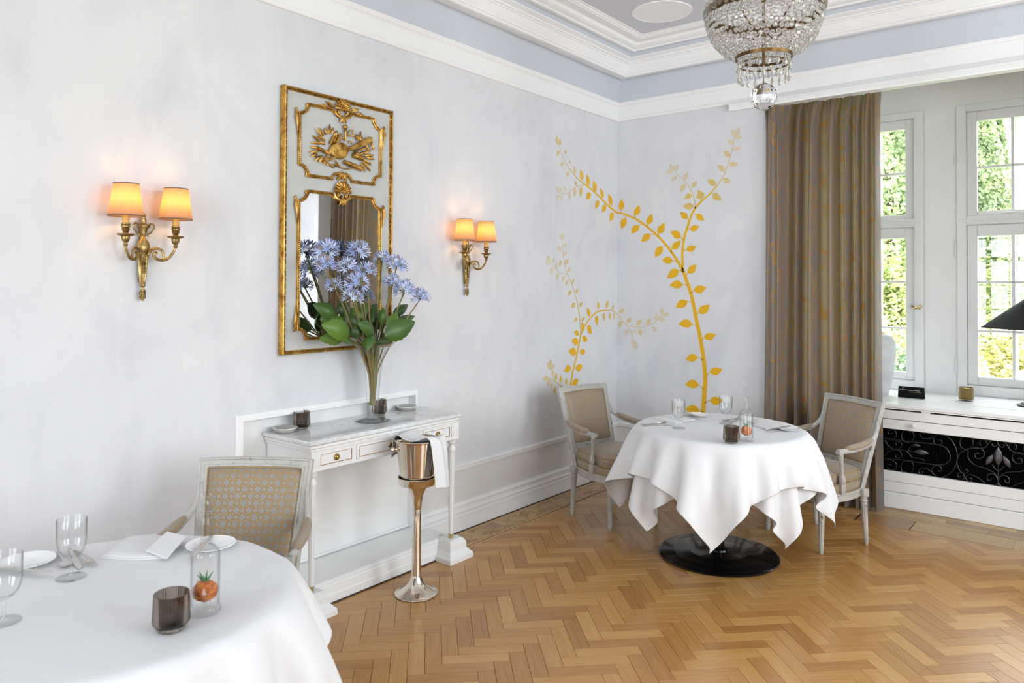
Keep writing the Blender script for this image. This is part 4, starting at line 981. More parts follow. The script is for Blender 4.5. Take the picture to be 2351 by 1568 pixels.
m = MB(); A, B_ = c1(570, 975), c1(660, 935); m.lathe([(.004, .05), (.006, .03), (.010, .012), (.019, 0), (.021, -.003), (.017, -.002), (.010, .008), (0, .014)], P3(A[0], A[1], .018), 16, Matrix.Rotation(.35, 3, 'X') @ Matrix.Rotation(-.9, 3, 'X')); bar(m, (590, 960), (690, 930), .010, .006); tpart(m, 'horn')
m = MB(); bar(m, (785, 975), (965, 1052), .0125, .0135)
for t in (.35, .62, .97): 
    p = (785+180*t, 975+77*t); bar(m, (p[0]-4, p[1]-2), (p[0]+4, p[1]+2), .015, .015, steps=1)
tpart(m, 'telescope')
m = MB(); bar(m, (515, 835), (625, 890), .009, .011); bar(m, (505, 830), (520, 838), .011, .011, steps=1); tpart(m, 'scroll_case')
m = MB()
for k in range(3):
    a = c1(655+28*k, 745-8*k); m.box(P3(a[0], a[1], .012+.004*k), (.012, .006, .050), M=Matrix.Rotation(-.5, 3, 'X')); m.box(P3(a[0]+.008, a[1]+.004, .010), (.012, .018, .044), M=Matrix.Rotation(-.5, 3, 'X'))
tpart(m, 'music_books')
m = MB(); bar(m, (800, 760), (797, 650), .005, .006); p = c1(797, 608); m.ball(P3(p[0], p[1], .016), .014, 12, 8, (.8, 1, 1)); bar(m, (797, 655), (797, 635), .010, .007, steps=2); tpart(m, 'sceptre')
m = MB(); bar(m, (880, 905), (985, 940), .014, .016, .012); bar(m, (900, 885), (960, 905), .012, .012, .012); tpart(m, 'sheet_music')
m = MB(); bar(m, (890, 865), (1010, 830), .006, .006, .020); bar(m, (1005, 800), (1040, 850), .008, .006, .020); tpart(m, 'flute')
m = MB(); m.tube([P3(*c1(*p), .012) for p in ((820, 690), (850, 640), (880, 640), (880, 690), (830, 700), (910, 705), (930, 750))], .004, 6); m.tube([P3(*c1(*p), .012) for p in ((700, 960), (740, 1030), (800, 1050), (870, 1045))], .004, 6); tpart(m, 'ribbon')
LV = [((560, 780), (440, 770)), ((540, 760), (455, 690)), ((560, 730), (490, 620)), ((580, 700), (530, 610)), ((600, 690), (585, 610)), ((620, 680), (635, 575)), ((650, 680), (690, 610)), ((690, 700), (720, 640)), ((590, 760), (510, 700)), ((600, 790), (520, 760)), ((540, 830), (430, 820)), ((520, 860), (420, 880)), ((520, 890), (440, 920)), ((540, 910), (480, 960)), ((560, 900), (520, 985)), ((730, 720), (770, 670)), ((760, 740), (730, 750)), ((840, 760), (870, 780)), ((820, 730), (770, 720)),
 ((930, 740), (915, 680)), ((940, 745), (965, 650)), ((955, 750), (990, 700)), ((1040, 780), (1095, 770)), ((1050, 765), (1050, 730)), ((1000, 890), (1080, 850)), ((1010, 910), (1110, 905)), ((1020, 930), (1110, 950)), ((1000, 950), (1090, 1010)), ((990, 970), (1075, 1080)), ((970, 980), (1010, 1085)), ((640, 990), (600, 1010)), ((640, 1000), (690, 1040)), ((680, 1000), (740, 1030)), ((960, 890), (1030, 870)), ((780, 900), (760, 950)), ((790, 820), (800, 880))]
for k, (a, b) in enumerate(LV):
    A, B_ = c1(*a), c1(*b); L = math.hypot(B_[0]-A[0], B_[1]-A[1]); m = MB(); leaflet(m, A[0], A[1], L*1.05, .0095, math.atan2(B_[1]-A[1], B_[0]-A[0]), .004+.004*(k % 3)); tpart(m, 'carved_leaf')
# ================================================================ brass wall sconces
def make_sconce(label, y0):
    t = thing('wall_sconce', label, 'wall lamp', (0, y0, 1.518), group='brass wall sconces with two shades')
    S = Matrix.Diagonal((.62, 1, 1)); z0 = 1.518; m = MB()
    pf = [(0, 1.518), (.005, 1.519), (.010, 1.530), (.012, 1.545), (.011, 1.560), (.007, 1.570), (.0065, 1.577), (.011, 1.582), (.0125, 1.589), (.010, 1.593), (.013, 1.596), (.0145, 1.61), (.019, 1.67), (.0245, 1.730), (.025, 1.735), (.0285, 1.739), (.0285, 1.760), (.026, 1.764), (.025, 1.772), (.016, 1.785), (.010, 1.795), (.0075, 1.800), (.012, 1.806), (.0155, 1.815), (.0165, 1.826), (.021, 1.834), (.0275, 1.842), (.0285, 1.848), (.024, 1.852), (.014, 1.855), (.0125, 1.862), (.0135, 1.872), (.008, 1.875), (.0105, 1.881), (.0095, 1.890), (.004, 1.898), (0, 1.899)]
    m.lathe([(r, z) for r, z in pf], (.027, y0, 0), 20, S, flute=(10, 13, .24))
    for k in range(26): a = k*2.4; z = 1.528+.0014*k; m.ball((.027+.0075*math.cos(a), y0+.0105*math.sin(a), z), .0042, 6, 4)
    m.bx(.0, .02, y0-.009, y0+.009, 1.6, 1.83, .004); bp = part(t, m, 'backplate', 'antique_brass')
    for s in (-1, 1):
        m = MB(); m.tube(catmull([(.027, y0+s*.022, 1.848), (.029, y0+s*.034, 1.857), (.031, y0+s*.045, 1.848), (.030, y0+s*.042, 1.832), (.028, y0+s*.030, 1.816), (.027, y0+s*.018, 1.807), (.027, y0+s*.022, 1.800)], 4), .0038, 8); part(t, m, 'urn_handle', 'antique_brass', bp)
    m = MB()
    for k in range(12):
        for s in (-1, 1): m.ball((.0385, y0+s*.005+.002*math.sin(k*2.1), 1.640+.006*k), .0030, 6, 4)
    part(t, m, 'garland', 'antique_brass', bp)['kind'] = 'stuff'
    for s in (-1, 1):
        d = Vector((.073, s*.108, 0)); d.normalize()
        def Q(X, Y): return Vector((.027, y0, 1.740+(905-Y)*.000388))+d*((X-625)*.00038)
        side = Vector((-d.y, d.x, 0))
        m = MB(); c = catmull([Q(*p) for p in ((675, 960), (690, 925), (720, 898), (760, 885), (810, 900), (835, 940), (838, 985), (830, 1015))], 5); m.tube(c, [.0075-.003*i/len(c) for i in range(len(c))], 8, upv=side, flat=.9)
        c = catmull([Q(*p) for p in ((778, 950), (765, 930), (745, 935), (735, 960), (752, 992), (790, 1014), (830, 1018), (885, 998), (930, 945), (955, 900), (963, 862))], 5); m.tube(c, [.004+.003*min(1, i/18)-.002*max(0, (i-30)/20) for i in range(len(c))], 8, upv=side)
        am = part(t, m, 'arm', 'antique_brass')
        cp = Vector((.027, y0, 0))+d*((965-625)*.00038); m = MB()
        m.lathe([(0, 1.750), (.006, 1.750), (.0095, 1.756), (.0075, 1.765), (.013, 1.771), (.0175, 1.785), (.0165, 1.791), (.033, 1.7965), (.035, 1.800), (.033, 1.803), (.013, 1.803), (.010, 1.808), (.0135, 1.815), (.0175, 1.823), (.013, 1.827), (.0185, 1.831), (.0185, 1.835), (.014, 1.838), (.0185, 1.842), (.0185, 1.846), (.014, 1.848), (0, 1.848)], (cp.x, cp.y, 0), 20); part(t, m, 'drip_pan', 'antique_brass', am)
        m = MB(); m.lathe([(.0, 1.848), (.0142, 1.848), (.0142, 1.918), (.0, 1.920)], (cp.x, cp.y, 0), 16); part(t, m, 'candle_sleeve', 'candle_sleeve', am)
        m = MB(); m.lathe([(0, 1.919), (.007, 1.92), (.012, 1.935), (.0125, 1.948), (.007, 1.966), (0, 1.975)], (cp.x, cp.y, 0), 12); part(t, m, 'bulb', 'bulb_glow', am)
        m = MB(); m.lathe([(.0690, 1.876), (.0500, 2.012)], (cp.x, cp.y, 0), 40); sh = part(t, m, 'lamp_shade', 'lamp_shade_fabric', recalc=False)
        m = MB(); m.lathe([(.0692, 1.8755), (.0698, 1.8755), (.0694, 1.8795), (.0686, 1.8795)], (cp.x, cp.y, 0), 40, closed=True); part(t, m, 'trim', 'shade_trim', sh); m = MB(); m.lathe([(.0499, 2.0095), (.0508, 2.0095), (.0505, 2.0135), (.0496, 2.0135)], (cp.x, cp.y, 0), 40, closed=True); part(t, m, 'trim', 'shade_trim', sh)
        l = bpy.data.lights.new('sconce_bulb', 'POINT'); l.energy = .42; l.color = (1, .60, .25); l.shadow_soft_size = .022
        lo = bpy.data.objects.new('sconce_bulb', l); COL.objects.link(lo); lo.parent = t; lo.location = Vector((cp.x, cp.y, 1.955))-Vector(t.location)
    return t
sc1 = make_sconce('brass two-shade wall sconce on bare wall above the near white table', -4.066)
sc2 = copy_tree(sc1, loc=(0, -1.963, 1.518), label='brass two-shade wall sconce between the gilt mirror and the painted vine')
# ================================================================ console table in the niche
def pside(name, o): o['kind'] = 'stuff'; return o
CX0, CX1, CY0, CY1, CZT = -.034, .362, -3.432, -2.372, .845
con = thing('console_table', 'white console table with grey marble top, three gilt-lined drawers and turned legs', 'console table', (.14, -2.902, .118))
m = MB(); m.bx(CX0, CX1, CY0, CY1, CZT-.021, CZT, .004); part(con, m, 'marble_top', 'marble')
m = MB(); m.bx(CX0, CX1-.010, CY0+.010, CY1-.010, .803, CZT-.0215, .005); m.bx(CX0, CX1-.016, CY0+.016, CY1-.016, .790, .806, .004); part(con, m, 'top_moulding', 'white_wood')
FX = .343
m = MB(); m.bx(CX0, FX-.010, CY0+.026, CY1-.026, .695, .795, .002)
for y0, y1 in ((-3.372, -3.148), (-3.134, -2.680), (-2.668, -2.436)): m.bx(FX-.012, FX-.002, y0+.004, y1-.004, .700, .715, .002)
m.bx(FX-.012, FX, CY0+.05, CY1-.05, .694, .706, .002); m.bx(FX-.012, FX, CY0+.05, CY1-.05, .783, .797, .002); part(con, m, 'apron', 'white_wood', smooth=False)
for y0, y1, kind in ((-3.368, -3.152, 'ring'), (-3.130, -2.684, 'key'), (-2.664, -2.440, 'ring')):
    m = MB(); m.bx(FX-.014, FX-.001, y0, y1, .7085, .7825, .002); dr = part(con, m, 'drawer', 'white_wood', smooth=False)
    m = MB(); g = .013; a, b, c, d = y0+g, y1-g, .7085+g*.8, .7825-g*.8
    for q in ((a, b, d-.0022, d), (a, b, c, c+.0032), (b-.0032, b, c, d), (a, a+.0022, c, d)): m.bx(FX-.002, FX+.0006, q[0], q[1], q[2], q[3])
    part(con, m, 'gilt_line', 'gilt', dr, smooth=False)
    yc, zc = (y0+y1)/2, .7455; R = Matrix.Rotation(PI/2, 3, 'Y'); m = MB()
    if kind == 'ring':
        m.lathe([(0, 0), (.0155, 0), (.0165, .002), (.0150, .005), (.0105, .0045), (.010, .007), (.007, .011), (.005, .012), (0, .0135)], (FX-.001, yc, zc), 24, R); part(con, m, 'knob', 'brass', dr)
        m = MB(); m.tube([(FX+.006, yc+.0125*math.cos(a_), zc-.001+.0125*math.sin(a_)) for a_ in [k*PI/12 for k in range(25)]], .0018, 6); part(con, m, 'pull_ring', 'brass', dr)
    else:
        m.lathe([(0, 0), (.0155, 0), (.0165, .002), (.0145, .0045), (.011, .005), (.010, .003), (0, .003)], (FX-.001, yc, zc), 24, R); es = part(con, m, 'escutcheon', 'brass', dr)
        m = MB(); m.lathe([(0, 0), (.003, 0), (.003, .001), (0, .001)], (FX+.0025, yc, zc+.003), 10, R); m.bx(FX+.0025, FX+.0035, yc-.0015, yc+.0015, zc-.008, zc+.002); part(con, m, 'keyhole', 'black_void', dr)
LP = [(.011, .132), (.0135, .150), (.0150, .250), (.0175, .420), (.0195, .560), (.0205, .612), (.0205, .618), (.0235, .626), (.0240, .634), (.0205, .644), (.0150, .652), (.0145, .660), (.0190, .664), (.0235, .672), (.0235, .680), (.0190, .684), (.024, .690), (.024, .696)]
for y, s in ((-3.378, -1), (-2.402, 1)):
    for x in (.308, .0):
        m = MB(); m.lathe(LP, (x, y, 0), 20, flute=(1, 5, .10)); lg = part(con, m, 'leg', 'white_wood')
        m = MB(); pz = (.691, .797); m.bx(x-.024, x+.0335, y-.030, y+.030, *pz, .003)
        for q in (-.014, 0, .014): m.bx(x+.030, x+.0355, y+q-.004, y+q+.004, .715, .785, .002)
        for q in (-.012, .004): m.bx(x+q-.003, x+q+.003, y-.0315, y+.0315, .715, .785, .0015)
        part(con, m, 'corner_post', 'white_wood', lg, smooth=False)
        zf = .118 if x > 0 else .1155
        m = MB(); m.lathe([(0, zf), (.0115, zf), (.0125, zf+.003), (.0115, zf+.006), (.0125, zf+.017), (.0150, zf+.020), (.0150, zf+.023), (0, zf+.023)], (x, y, 0), 20); part(con, m, 'ferrule', 'brass', lg)
m = MB(); m.bx(CX0+.03, FX-.03, CY0+.022, CY0+.030, .72, .78, .002); part(con, m, 'side_panel', 'white_wood', smooth=False)
# ---------------------------------------------------------------- ribbed smoked-glass candle holders and silver dishes
def ribbed(name='candle_holder'):
    m = MB(); n = 88
    out = [(0, .0), (.026, .0), (.029, .002), (.0420, .0205), (.0432, .024), (.0405, .088), (.0395, .0895)]; inn = [(.0375, .0885), (.0398, .026), (.0375, .018), (.030, .012), (0, .012)]
    m.lathe(out+inn, (0, 0, 0), n, flute=(3, 5, .05)); return m.mesh(name, 'smoked_glass', angle=25)
me_cand = ribbed()
def candle(loc, label, sc=1.0, rz=0):
    o = link('candle_holder', me_cand, None, loc); o.scale = (sc,)*3; o.rotation_euler = (0, 0, rz); tag(o, label, 'candle holder'); 
    return o
candle((.046, -3.252, CZT), 'brown ribbed glass candle holder behind a silver dish near the console end by the armchair', 1.0)
candle((.046, -2.728, CZT), 'brown ribbed glass candle holder half behind the flower vase on the console', 1.0)
md = MB(); md.lathe([(0, 0), (.040, 0), (.046, .003), (.058, .018), (.0615, .021), (.0605, .0235), (.056, .021), (.046, .008), (.035, .0045), (0, .0035)], n=40); me_dish = md.mesh('silver_dish', 'silver')
for loc, lb in (((.050, -3.355, CZT), 'small round silver dish beside the candle holder at the armchair end of the console'), ((.040, -2.505, CZT), 'small round silver dish at the far end of the console marble')): tag(link('silver_dish', me_dish, None, loc), lb, 'dish')
# ---------------------------------------------------------------- wine cooler on its stand
BK = (.512, -2.877, 0)
wc = thing('cooler_stand', 'tall silver trumpet-shaped wine cooler stand on the parquet before the console', 'stand', BK)
m = MB(); m.lathe([(0, 0), (.108, 0), (.112, .003), (.111, .007), (.100, .010), (.094, .013), (.078, .022), (.056, .038), (.040, .058), (.030, .080), (.026, .098), (0, .10)], BK, 48); part(wc, m, 'base', 'copper_silver')
m = MB(); m.lathe([(0, .095), (.0265, .095), (.0255, .11), (.0235, .15), (.0225, .25), (.0225, .36), (.0232, .43), (.0225, .432), (.0238, .435), (.0265, .47), (.033, .505), (.045, .535), (.058, .556), (.060, .560), (0, .560)], BK, 40); part(wc, m, 'column', 'copper_silver')
m = MB(); m.lathe([(0, .557), (.075, .557), (.092, .562), (.096, .570), (.097, .596), (.100, .600), (.098, .603), (.093, .600), (.092, .572), (.085, .5615), (0, .5615)], BK, 48); part(wc, m, 'cup_ring', 'copper_silver')
bu = thing('ice_bucket', 'polished silver ice bucket with a knob handle standing in the cooler stand', 'ice bucket', (BK[0], BK[1], .562))
m = MB(); m.lathe([(0, .562), (.080, .562), (.0835, .566), (.0885, .620), (.1090, .775), (.1100, .784), (.1170, .788), (.1180, .793), (.1160, .796), (.1120, .793), (.1060, .786), (.1050, .770), (.086, .620), (.078, .572), (0, .572)], BK, 56); part(bu, m, 'bucket', 'copper_silver')
rtv = Vector((RT.x, RT.y, 0)).normalized(); fwv = Vector((FW.x, FW.y, 0)).normalized()
for s, d in ((1, (-rtv*.93-fwv*.36).normalized()), (-1, (rtv*.93+fwv*.36).normalized())):
    m = MB(); q = Vector(BK)+d*.104+Vector((0, 0, .748)); R = d.to_track_quat('Z', 'Y').to_matrix(); m.lathe([(0, -.004), (.012, -.004), (.013, 0), (.009, .004), (.007, .010), (.009, .014), (.015, .018), (.017, .023), (.015, .028), (.010, .030), (.008, .034), (0, .036)], q, 20, R); part(bu, m, 'knob', 'copper_silver')
# napkin laid across the bucket mouth
def napkin_pt(u, v):
    wdt = .130; s = u; off = (v-.5)*wdt-.018
    c = Vector(BK); prof = [(-.150, .690), (-.140, .750), (-.131, .790), (-.118, .806), (-.09, .801), (-.05, .783), (0, .776), (.05, .785), (.088, .803), (.114, .811), (.131, .797), (.141, .760), (.150, .700), (.160, .630), (.168, .560)]
    k = u*(len(prof)-1); i = min(int(k), len(prof)-2); t = k-i; a = prof[i][0]*(1-t)+prof[i+1][0]*t; z = prof[i][1]*(1-t)+prof[i+1][1]*t
    z += .010*math.sin(v*PI*2+u*4)*(1 if .2 < u < .75 else .2)+ (.018*(v-.5) if u > .7 else 0)
    a += .006*math.sin(v*9+u*3)
    # edge of the mouth curves away from the centre line
    a *= 1-.10*(2*v-1)**2
    Dv = (rtv*.86-fwv*.51); Wv = (rtv*.51+fwv*.86); return c+Dv*a-Wv*(off*(1+.12*math.sin(u*5)))+Vector((0, 0, z))
m = MB(); m.grid(napkin_pt, 42, 12); nk = m.build('napkin', 'linen_white', angle=180); tag(nk, 'white linen napkin folded over the rim of the silver ice bucket', 'napkin')
so = nk.modifiers.new('thickness', 'SOLIDIFY'); so.thickness = .004; so.offset = 1; nk.modifiers.new('smooth', 'SUBSURF').render_levels = 1
# ================================================================ glass vase with agapanthus
VB = Vector((.155, -2.871, CZT))
va = link('glass_vase', (lambda m: (m.lathe([(0, 0), (.092, 0), (.098, .0025), (.096, .006), (.060, .010), (.034, .016), (.0285, .022), (.028, .040), (.030, .065), (.033, .10), (.0385, .18), (.0450, .26), (.0560, .325), (.0740, .375), (.0960, .408), (.1180, .424), (.1200, .4265), (.1180, .4275), (.0960, .4125), (.0720, .381), (.0530, .330), (.0420, .262), (.0355, .18), (.0300, .105), (.0240, .085), (.012, .075), (0, .073)], n=48), m.mesh('glass_vase', 'vase_glass'))[1])(MB()), None, VB)
tag(va, 'tall clear glass trumpet vase holding the blue flowers on the console', 'vase')
HEADS = [(751, 570, .125, .072), (747, 604, .20, .058), (821, 572, .105, .072), (797, 607, .19, .060), (842, 617, .26, .060), (877, 592, .13, .062), (911, 603, .20, .064), (820, 645, .29, .066), (767, 650, .16, .050), (899, 641, .24, .056), (929, 662, .25, .068), (966, 678, .27, .060), (809, 678, .31, .056)]
rf = random.Random(11)
def petal(m, c, d, side, L, wd, curl):
    up = d.cross(side); V = []
    for i, (t, w_) in enumerate(((0, .3), (.35, .9), (.7, 1.0), (1, .12))):
        for s in (-1, 1): V.append(c+d*(L*t)+side*(s*wd*w_)+up*(curl*t*t))
    m.add(V, [(2*i, 2*i+1, 2*i+3, 2*i+2) for i in range(3)])
def floret(m, c, d, sc, kinds):
    s = d.orthogonal().normalized(); kind = kinds[int(rf.random()*len(kinds))]; m.cur = kind
    if kind == 2:                                              # closed bud
        m.tube([c, c+d*.012*sc, c+d*.024*sc, c+d*.030*sc], [.0012, .0032, .0030, .0006], 5, cap=False); m.cur = 0; return
    q = Matrix.Rotation(rf.random()*6, 3, d)
    for k in range(6):
        a = Matrix.Rotation(k*PI/3, 3, d) @ q @ s; dd = (d*.80+a*.62).normalized(); petal(m, c, dd, dd.cross(a).normalized(), .032*sc, .0036*sc, -.004)
    m.cur = 0
GA = 'blue agapanthus stems in the glass vase'
for (u, v, x, r) in HEADS:
    top = onx(u, v, x); t = thing('agapanthus', 'blue agapanthus flower head on a long brown-green stem in the vase', 'flower', (top.x, top.y, top.z), group=GA); t.location = VB+Vector((0, 0, .09))
    L0 = VB+Vector((rf.uniform(-.012, .012), rf.uniform(-.012, .012), .085)); neck = VB+Vector(((top.x-VB.x)*.14, (top.y-VB.y)*.14, .30)); hub = Vector((top.x, top.y, top.z-.018))
    c = catmull([L0, VB+Vector(((top.x-VB.x)*.06, (top.y-VB.y)*.06, .19)), neck, neck.lerp(hub, .5)+Vector((0, 0, .02)), hub], 6); m = MB(); m.tube(c, [.0052-.0012*i/len(c) for i in range(len(c))], 7); part(t, m, 'stem', 'stem_brown' if rf.random() < .6 else 'stem_green')
    mp = MB(); mf = MB(); nfl = int(15+r*190)
    for k in range(nfl):
        zz = 1-1.45*(k+.5)/nfl; a = k*2.39996+rf.random()*.4; rr = math.sqrt(max(0, 1-zz*zz)); d = Vector((rr*math.cos(a), rr*math.sin(a), zz)).normalized(); d = (d+Vector((0, 0, .15))).normalized()
        L = r*rf.uniform(.50, .74); e = hub+d*L; mp.tube([hub, e], .0009, 4, cap=False); floret(mf, e, d, r/.066*rf.uniform(.85, 1.15), [0, 0, 1, 1, 1, 2])
    fl_ = part(t, mf, 'florets', ['petal_blue', 'petal_pale', 'petal_bud'], recalc=False); fl_['kind'] = 'stuff'
    o = part(t, mp, 'pedicels', 'pedicel'); o['kind'] = 'stuff'
    for k in range(2):
        a = rf.random()*6.28; d = Vector((math.cos(a), math.sin(a), -.55)).normalized(); m = MB(); petal(m, hub, d, d.cross(Vector((0, 0, 1))).normalized(), .042, .0055, -.012); part(t, m, 'bract', 'bract', recalc=False)
def c2(x, y, X): return onx(620+x/3.7325, 420+y/3.7325, X)
LEAVES = [((690, 1290, .26), (455, 1215, .27), 150, .2), ((640, 1322, .22), (428, 1338, .20), 105, -.1), ((570, 1140, .10), (380, 1035, .07), 120, .3), ((650, 1140, .12), (600, 1000, .08), 95, .1), ((830, 1170, .10), (790, 1000, .05), 130, 0), ((890, 1290, .30), (765, 1195, .34), 110, .5), ((985, 1310, .27), (1252, 1190, .30), 165, .2), ((1060, 1200, .20), (1255, 1140, .18), 75, .1), ((1060, 1130, .16), (1195, 1038, .14), 80, .2), ((955, 1210, .20), (972, 1065, .20), 62, .2), ((740, 1335, .28), (745, 1215, .30), 85, .3), ((700, 1372, .24), (600, 1330, .27), 45, .0), ((900, 1365, .26), (1062, 1352, .28), 42, .1), ((500, 1210, .08), (470, 1090, .05), 100, .1), ((870, 1190, .14), (915, 1030, .10), 95, .0), ((860, 1300, .30), (830, 1425, .35), 95, .4), ((1010, 1240, .24), (1100, 1110, .24), 90, .3), ((760, 1260, .18), (650, 1120, .16), 120, .2), ((800, 1330, .22), (900, 1250, .24), 100, .4), ((960, 1330, .20), (1120, 1290, .20), 100, .1), ((650, 1260, .14), (520, 1150, .10), 130, .1), ((900, 1240, .12), (1000, 1100, .08), 120, .1), ((740, 1200, .10), (700, 1060, .07), 120, .0)]
for k, (a, b, wpx, tw) in enumerate(LEAVES):
    A, B_ = c2(*a), c2(*b); t = thing('leaf_stem', 'large dark green serrated leaf around the flowers in the glass vase', 'leaf', VB+Vector((0, 0, .09)), group='leaves in the glass vase')
    d = B_-A; L = d.length; d.normalize(); vw = (CAM_P-A).normalized(); side = d.cross(vw).normalized(); side = (Matrix.Rotation(tw, 3, d) @ side); nrm = side.cross(d).normalized(); wd = wpx/3.7325/412*.55
    m = MB(); nu, nv = 8, 12
    def fn(u, v):
        s = 2*u-1; sh = math.sin(PI*(v*.96+.02)**.75)**.85; ser = 1+.05*((round(v*nv) % 2)*2-1)*(abs(s) > .9)
        return A+d*(L*v)+side*(s*wd*sh*ser)+nrm*(.020*math.sin(PI*v)-.018*s*s*sh-.012*v*v)
    m.grid(fn, nu, nv, lambda u, v: (2*u-1, v)); part(t, m, 'leaf', 'bouquet_leaf', recalc=False)
    neck = VB+Vector(((A.x-VB.x)*.25, (A.y-VB.y)*.25, .385)); m = MB(); m.tube(catmull([VB+Vector((rf.uniform(-.010, .010), rf.uniform(-.010, .010), .088)), VB+Vector(((A.x-VB.x)*.06, (A.y-VB.y)*.06, .21)), neck, A], 5), .0042, 6); part(t, m, 'stem', 'stem_green')
# ================================================================ table settings
ZT = TZ+.0096
def thin(name, tint=(.992, .995, .995), edge=(.38, .43, .45), k=5.5, ior=1.45):
    """thin blown glass: clear through, reflecting by Fresnel, denser where the wall is seen edge-on"""
    n = N(name); n.n.remove(n.b); out = n.n['Material Output']
    lw = n.new('LayerWeight'); lw.inputs[0].default_value = .5
    t = n.new('BsdfTransparent'); n.l.new(n.mix(n.math('POWER', lw.outputs['Facing'], k), tint, edge), t.inputs[0])
    g = n.new('BsdfGlossy'); g.inputs['Roughness'].default_value = .02; f = n.math('MULTIPLY_ADD', n.math('POWER', lw.outputs['Facing'], 4.5), .75, .05)
    m = n.new('MixShader'); n.l.new(f, m.inputs[0]); n.l.new(t.outputs[0], m.inputs[1]); n.l.new(g.outputs[0], m.inputs[2]); n.l.new(m.outputs[0], out.inputs[0])
thin('blown_glass'); thin('vase_clear', (.985, .993, .993), (.72, .78, .80), 6.0, 1.5)
va.data.materials[0] = MATS['vase_clear']
def tpos(u, v, z=None): return onz(u, v, ZT if z is None else z)
m = MB(); m.lathe([(0, 0), (.0375, 0), (.039, .001), (.037, .0025), (.020, .004), (.008, .007), (.0045, .013), (.0038, .030), (.0045, .050), (.010, .057), (.022, .064), (.0315, .075), (.0365, .090), (.0385, .108), (.0390, .166), (.0383, .1675), (.0376, .166), (.0372, .108), (.0352, .091), (.0302, .077), (.021, .067), (.009, .062), (0, .061)], n=40, flute=(12, 15, .010)); me_gl = m.mesh('wine_glass', 'blown_glass')
def wine(p, label): o = link('wine_glass', me_gl, None, p); tag(o, label, 'wine glass'); return o
wine(tpos(1557.8, 983), 'short-stemmed wine glass beside the folded napkin on the table by the painted vines')
wine(tpos(1666.3, 972.5), 'short-stemmed wine glass next to the cutlery on the table by the painted vines')
wine(tpos(163, 1326), 'short-stemmed wine glass in front of the cutlery on the table beside the console')
wine(tpos(8, 1428), 'short-stemmed wine glass in front of the bread plate on the table beside the console')
def decanter(p, label):
    t = thing('decanter', label, 'decanter', p)
    m = MB(); m.lathe([(0, 0), (.0365, 0), (.0385, .002), (.0385, .011), (.0360, .014), (.0350, .020), (.0350, .148), (.0325, .157), (.0250, .165), (.0140, .170), (.0118, .173), (.0148, .176), (.0148, .180), (.0118, .183), (.0112, .200), (.0112, .240), (.0140, .244), (.0148, .248), (.0140, .252), (.0095, .252), (.0090, .240), (.0090, .185), (.0110, .172), (.0230, .162), (.0325, .150), (.0330, .022), (.030, .014), (0, .012)], n=40); m.build('bottle', 'blown_glass', t)
    m = MB(); m.lathe([(0, .236), (.0085, .238), (.0088, .252), (.0125, .256), (.0105, .260), (.007, .263), (.0105, .269), (.0130, .276), (.0105, .284), (.006, .289), (0, .290)], n=10)
    for k in range(5): a = k*1.257; m.tube([(.004*math.cos(a), .004*math.sin(a), .286), (.008*math.cos(a), .008*math.sin(a), .294), (.012*math.cos(a), .012*math.sin(a), .300)], [.003, .0022, .0006], 6)
    m.build('stopper', 'blown_glass', t, smooth=False)
    m = MB(); bm = bmesh.new(); bmesh.ops.create_icosphere(bm, subdivisions=2, radius=.0312); r2 = random.Random(5)
    for v in bm.verts: v.co *= 1+r2.uniform(-.05, .05); v.co.z *= .9
    bm.verts.index_update(); m.add([v.co+Vector((0, 0, .054)) for v in bm.verts], [[v.index for v in f.verts] for f in bm.faces]); bm.free(); fr_ = m.build('glass_fruit', 'amber_glass', t, smooth=False)
    m = MB()
    for k in range(6): a = k*1.047+.3; m.tube([(.004*math.cos(a), .004*math.sin(a), .077), (.010*math.cos(a), .010*math.sin(a), .087), (.020*math.cos(a), .020*math.sin(a), .099)], [.0035, .0028, .0006], 6)
    m.build('fruit_leaves', 'green_leaf', fr_); 
    m = MB(); m.lathe([(0, .012), (.006, .013), (.003, .018), (.003, .030), (0, .031)], n=10); m.build('fruit_stalk', 'blown_glass', fr_)
    return t
simple('green_leaf', (.06, .28, .10), .3, var=.3)
decanter(tpos(1713.7, 1012), 'clear glass decanter holding an orange glass fruit on the table by the painted vines')
decanter(tpos(470.5, 1405), 'clear glass decanter holding an orange glass fruit on the table beside the console')
candle(tpos(1679, 1017), 'brown ribbed glass candle holder beside the decanter on the table by the painted vines')
candle(tpos(393, 1446), 'brown ribbed glass candle holder beside the decanter on the table by the console', 1.0)
m = MB(); m.lathe([(0, 0), (.040, 0), (.044, .002), (.050, .006), (.074, .0135), (.0765, .0150), (.0755, .0165), (.050, .0095), (.044, .0055), (0, .0045)], n=48); me_pl = m.mesh('bread_plate', 'porcelain')
def plate(p, label, s=1.0): o = link('bread_plate', me_pl, None, p); o.scale = (s, s, s); tag(o, label, 'plate'); return p
def knife_mb(L=.20):
    m = MB(); V = []; prof = [(0, .004, .0030), (.004, .0055, .0040), (.04, .0048, .0034), (.085, .0062, .0040), (.088, .0040, .0030), (.094, .0042, .0022), (.10, .0085, .0011), (.16, .0090, .0009), (.19, .0060, .0007), (.20, .0012, .0006)]
    for x, w_, h in prof: V += [(x*L/.2, -w_, h*.1), (x*L/.2, w_, h*.1), (x*L/.2, w_, h*1.6), (x*L/.2, -w_, h*1.6)]
    n = len(prof); m.add(V, [(4*i+k, 4*i+(k+1) % 4, 4*i+4+(k+1) % 4, 4*i+4+k) for i in range(n-1) for k in range(4)]+[(0, 1, 2, 3), (4*n-4, 4*n-3, 4*n-2, 4*n-1)]); return m
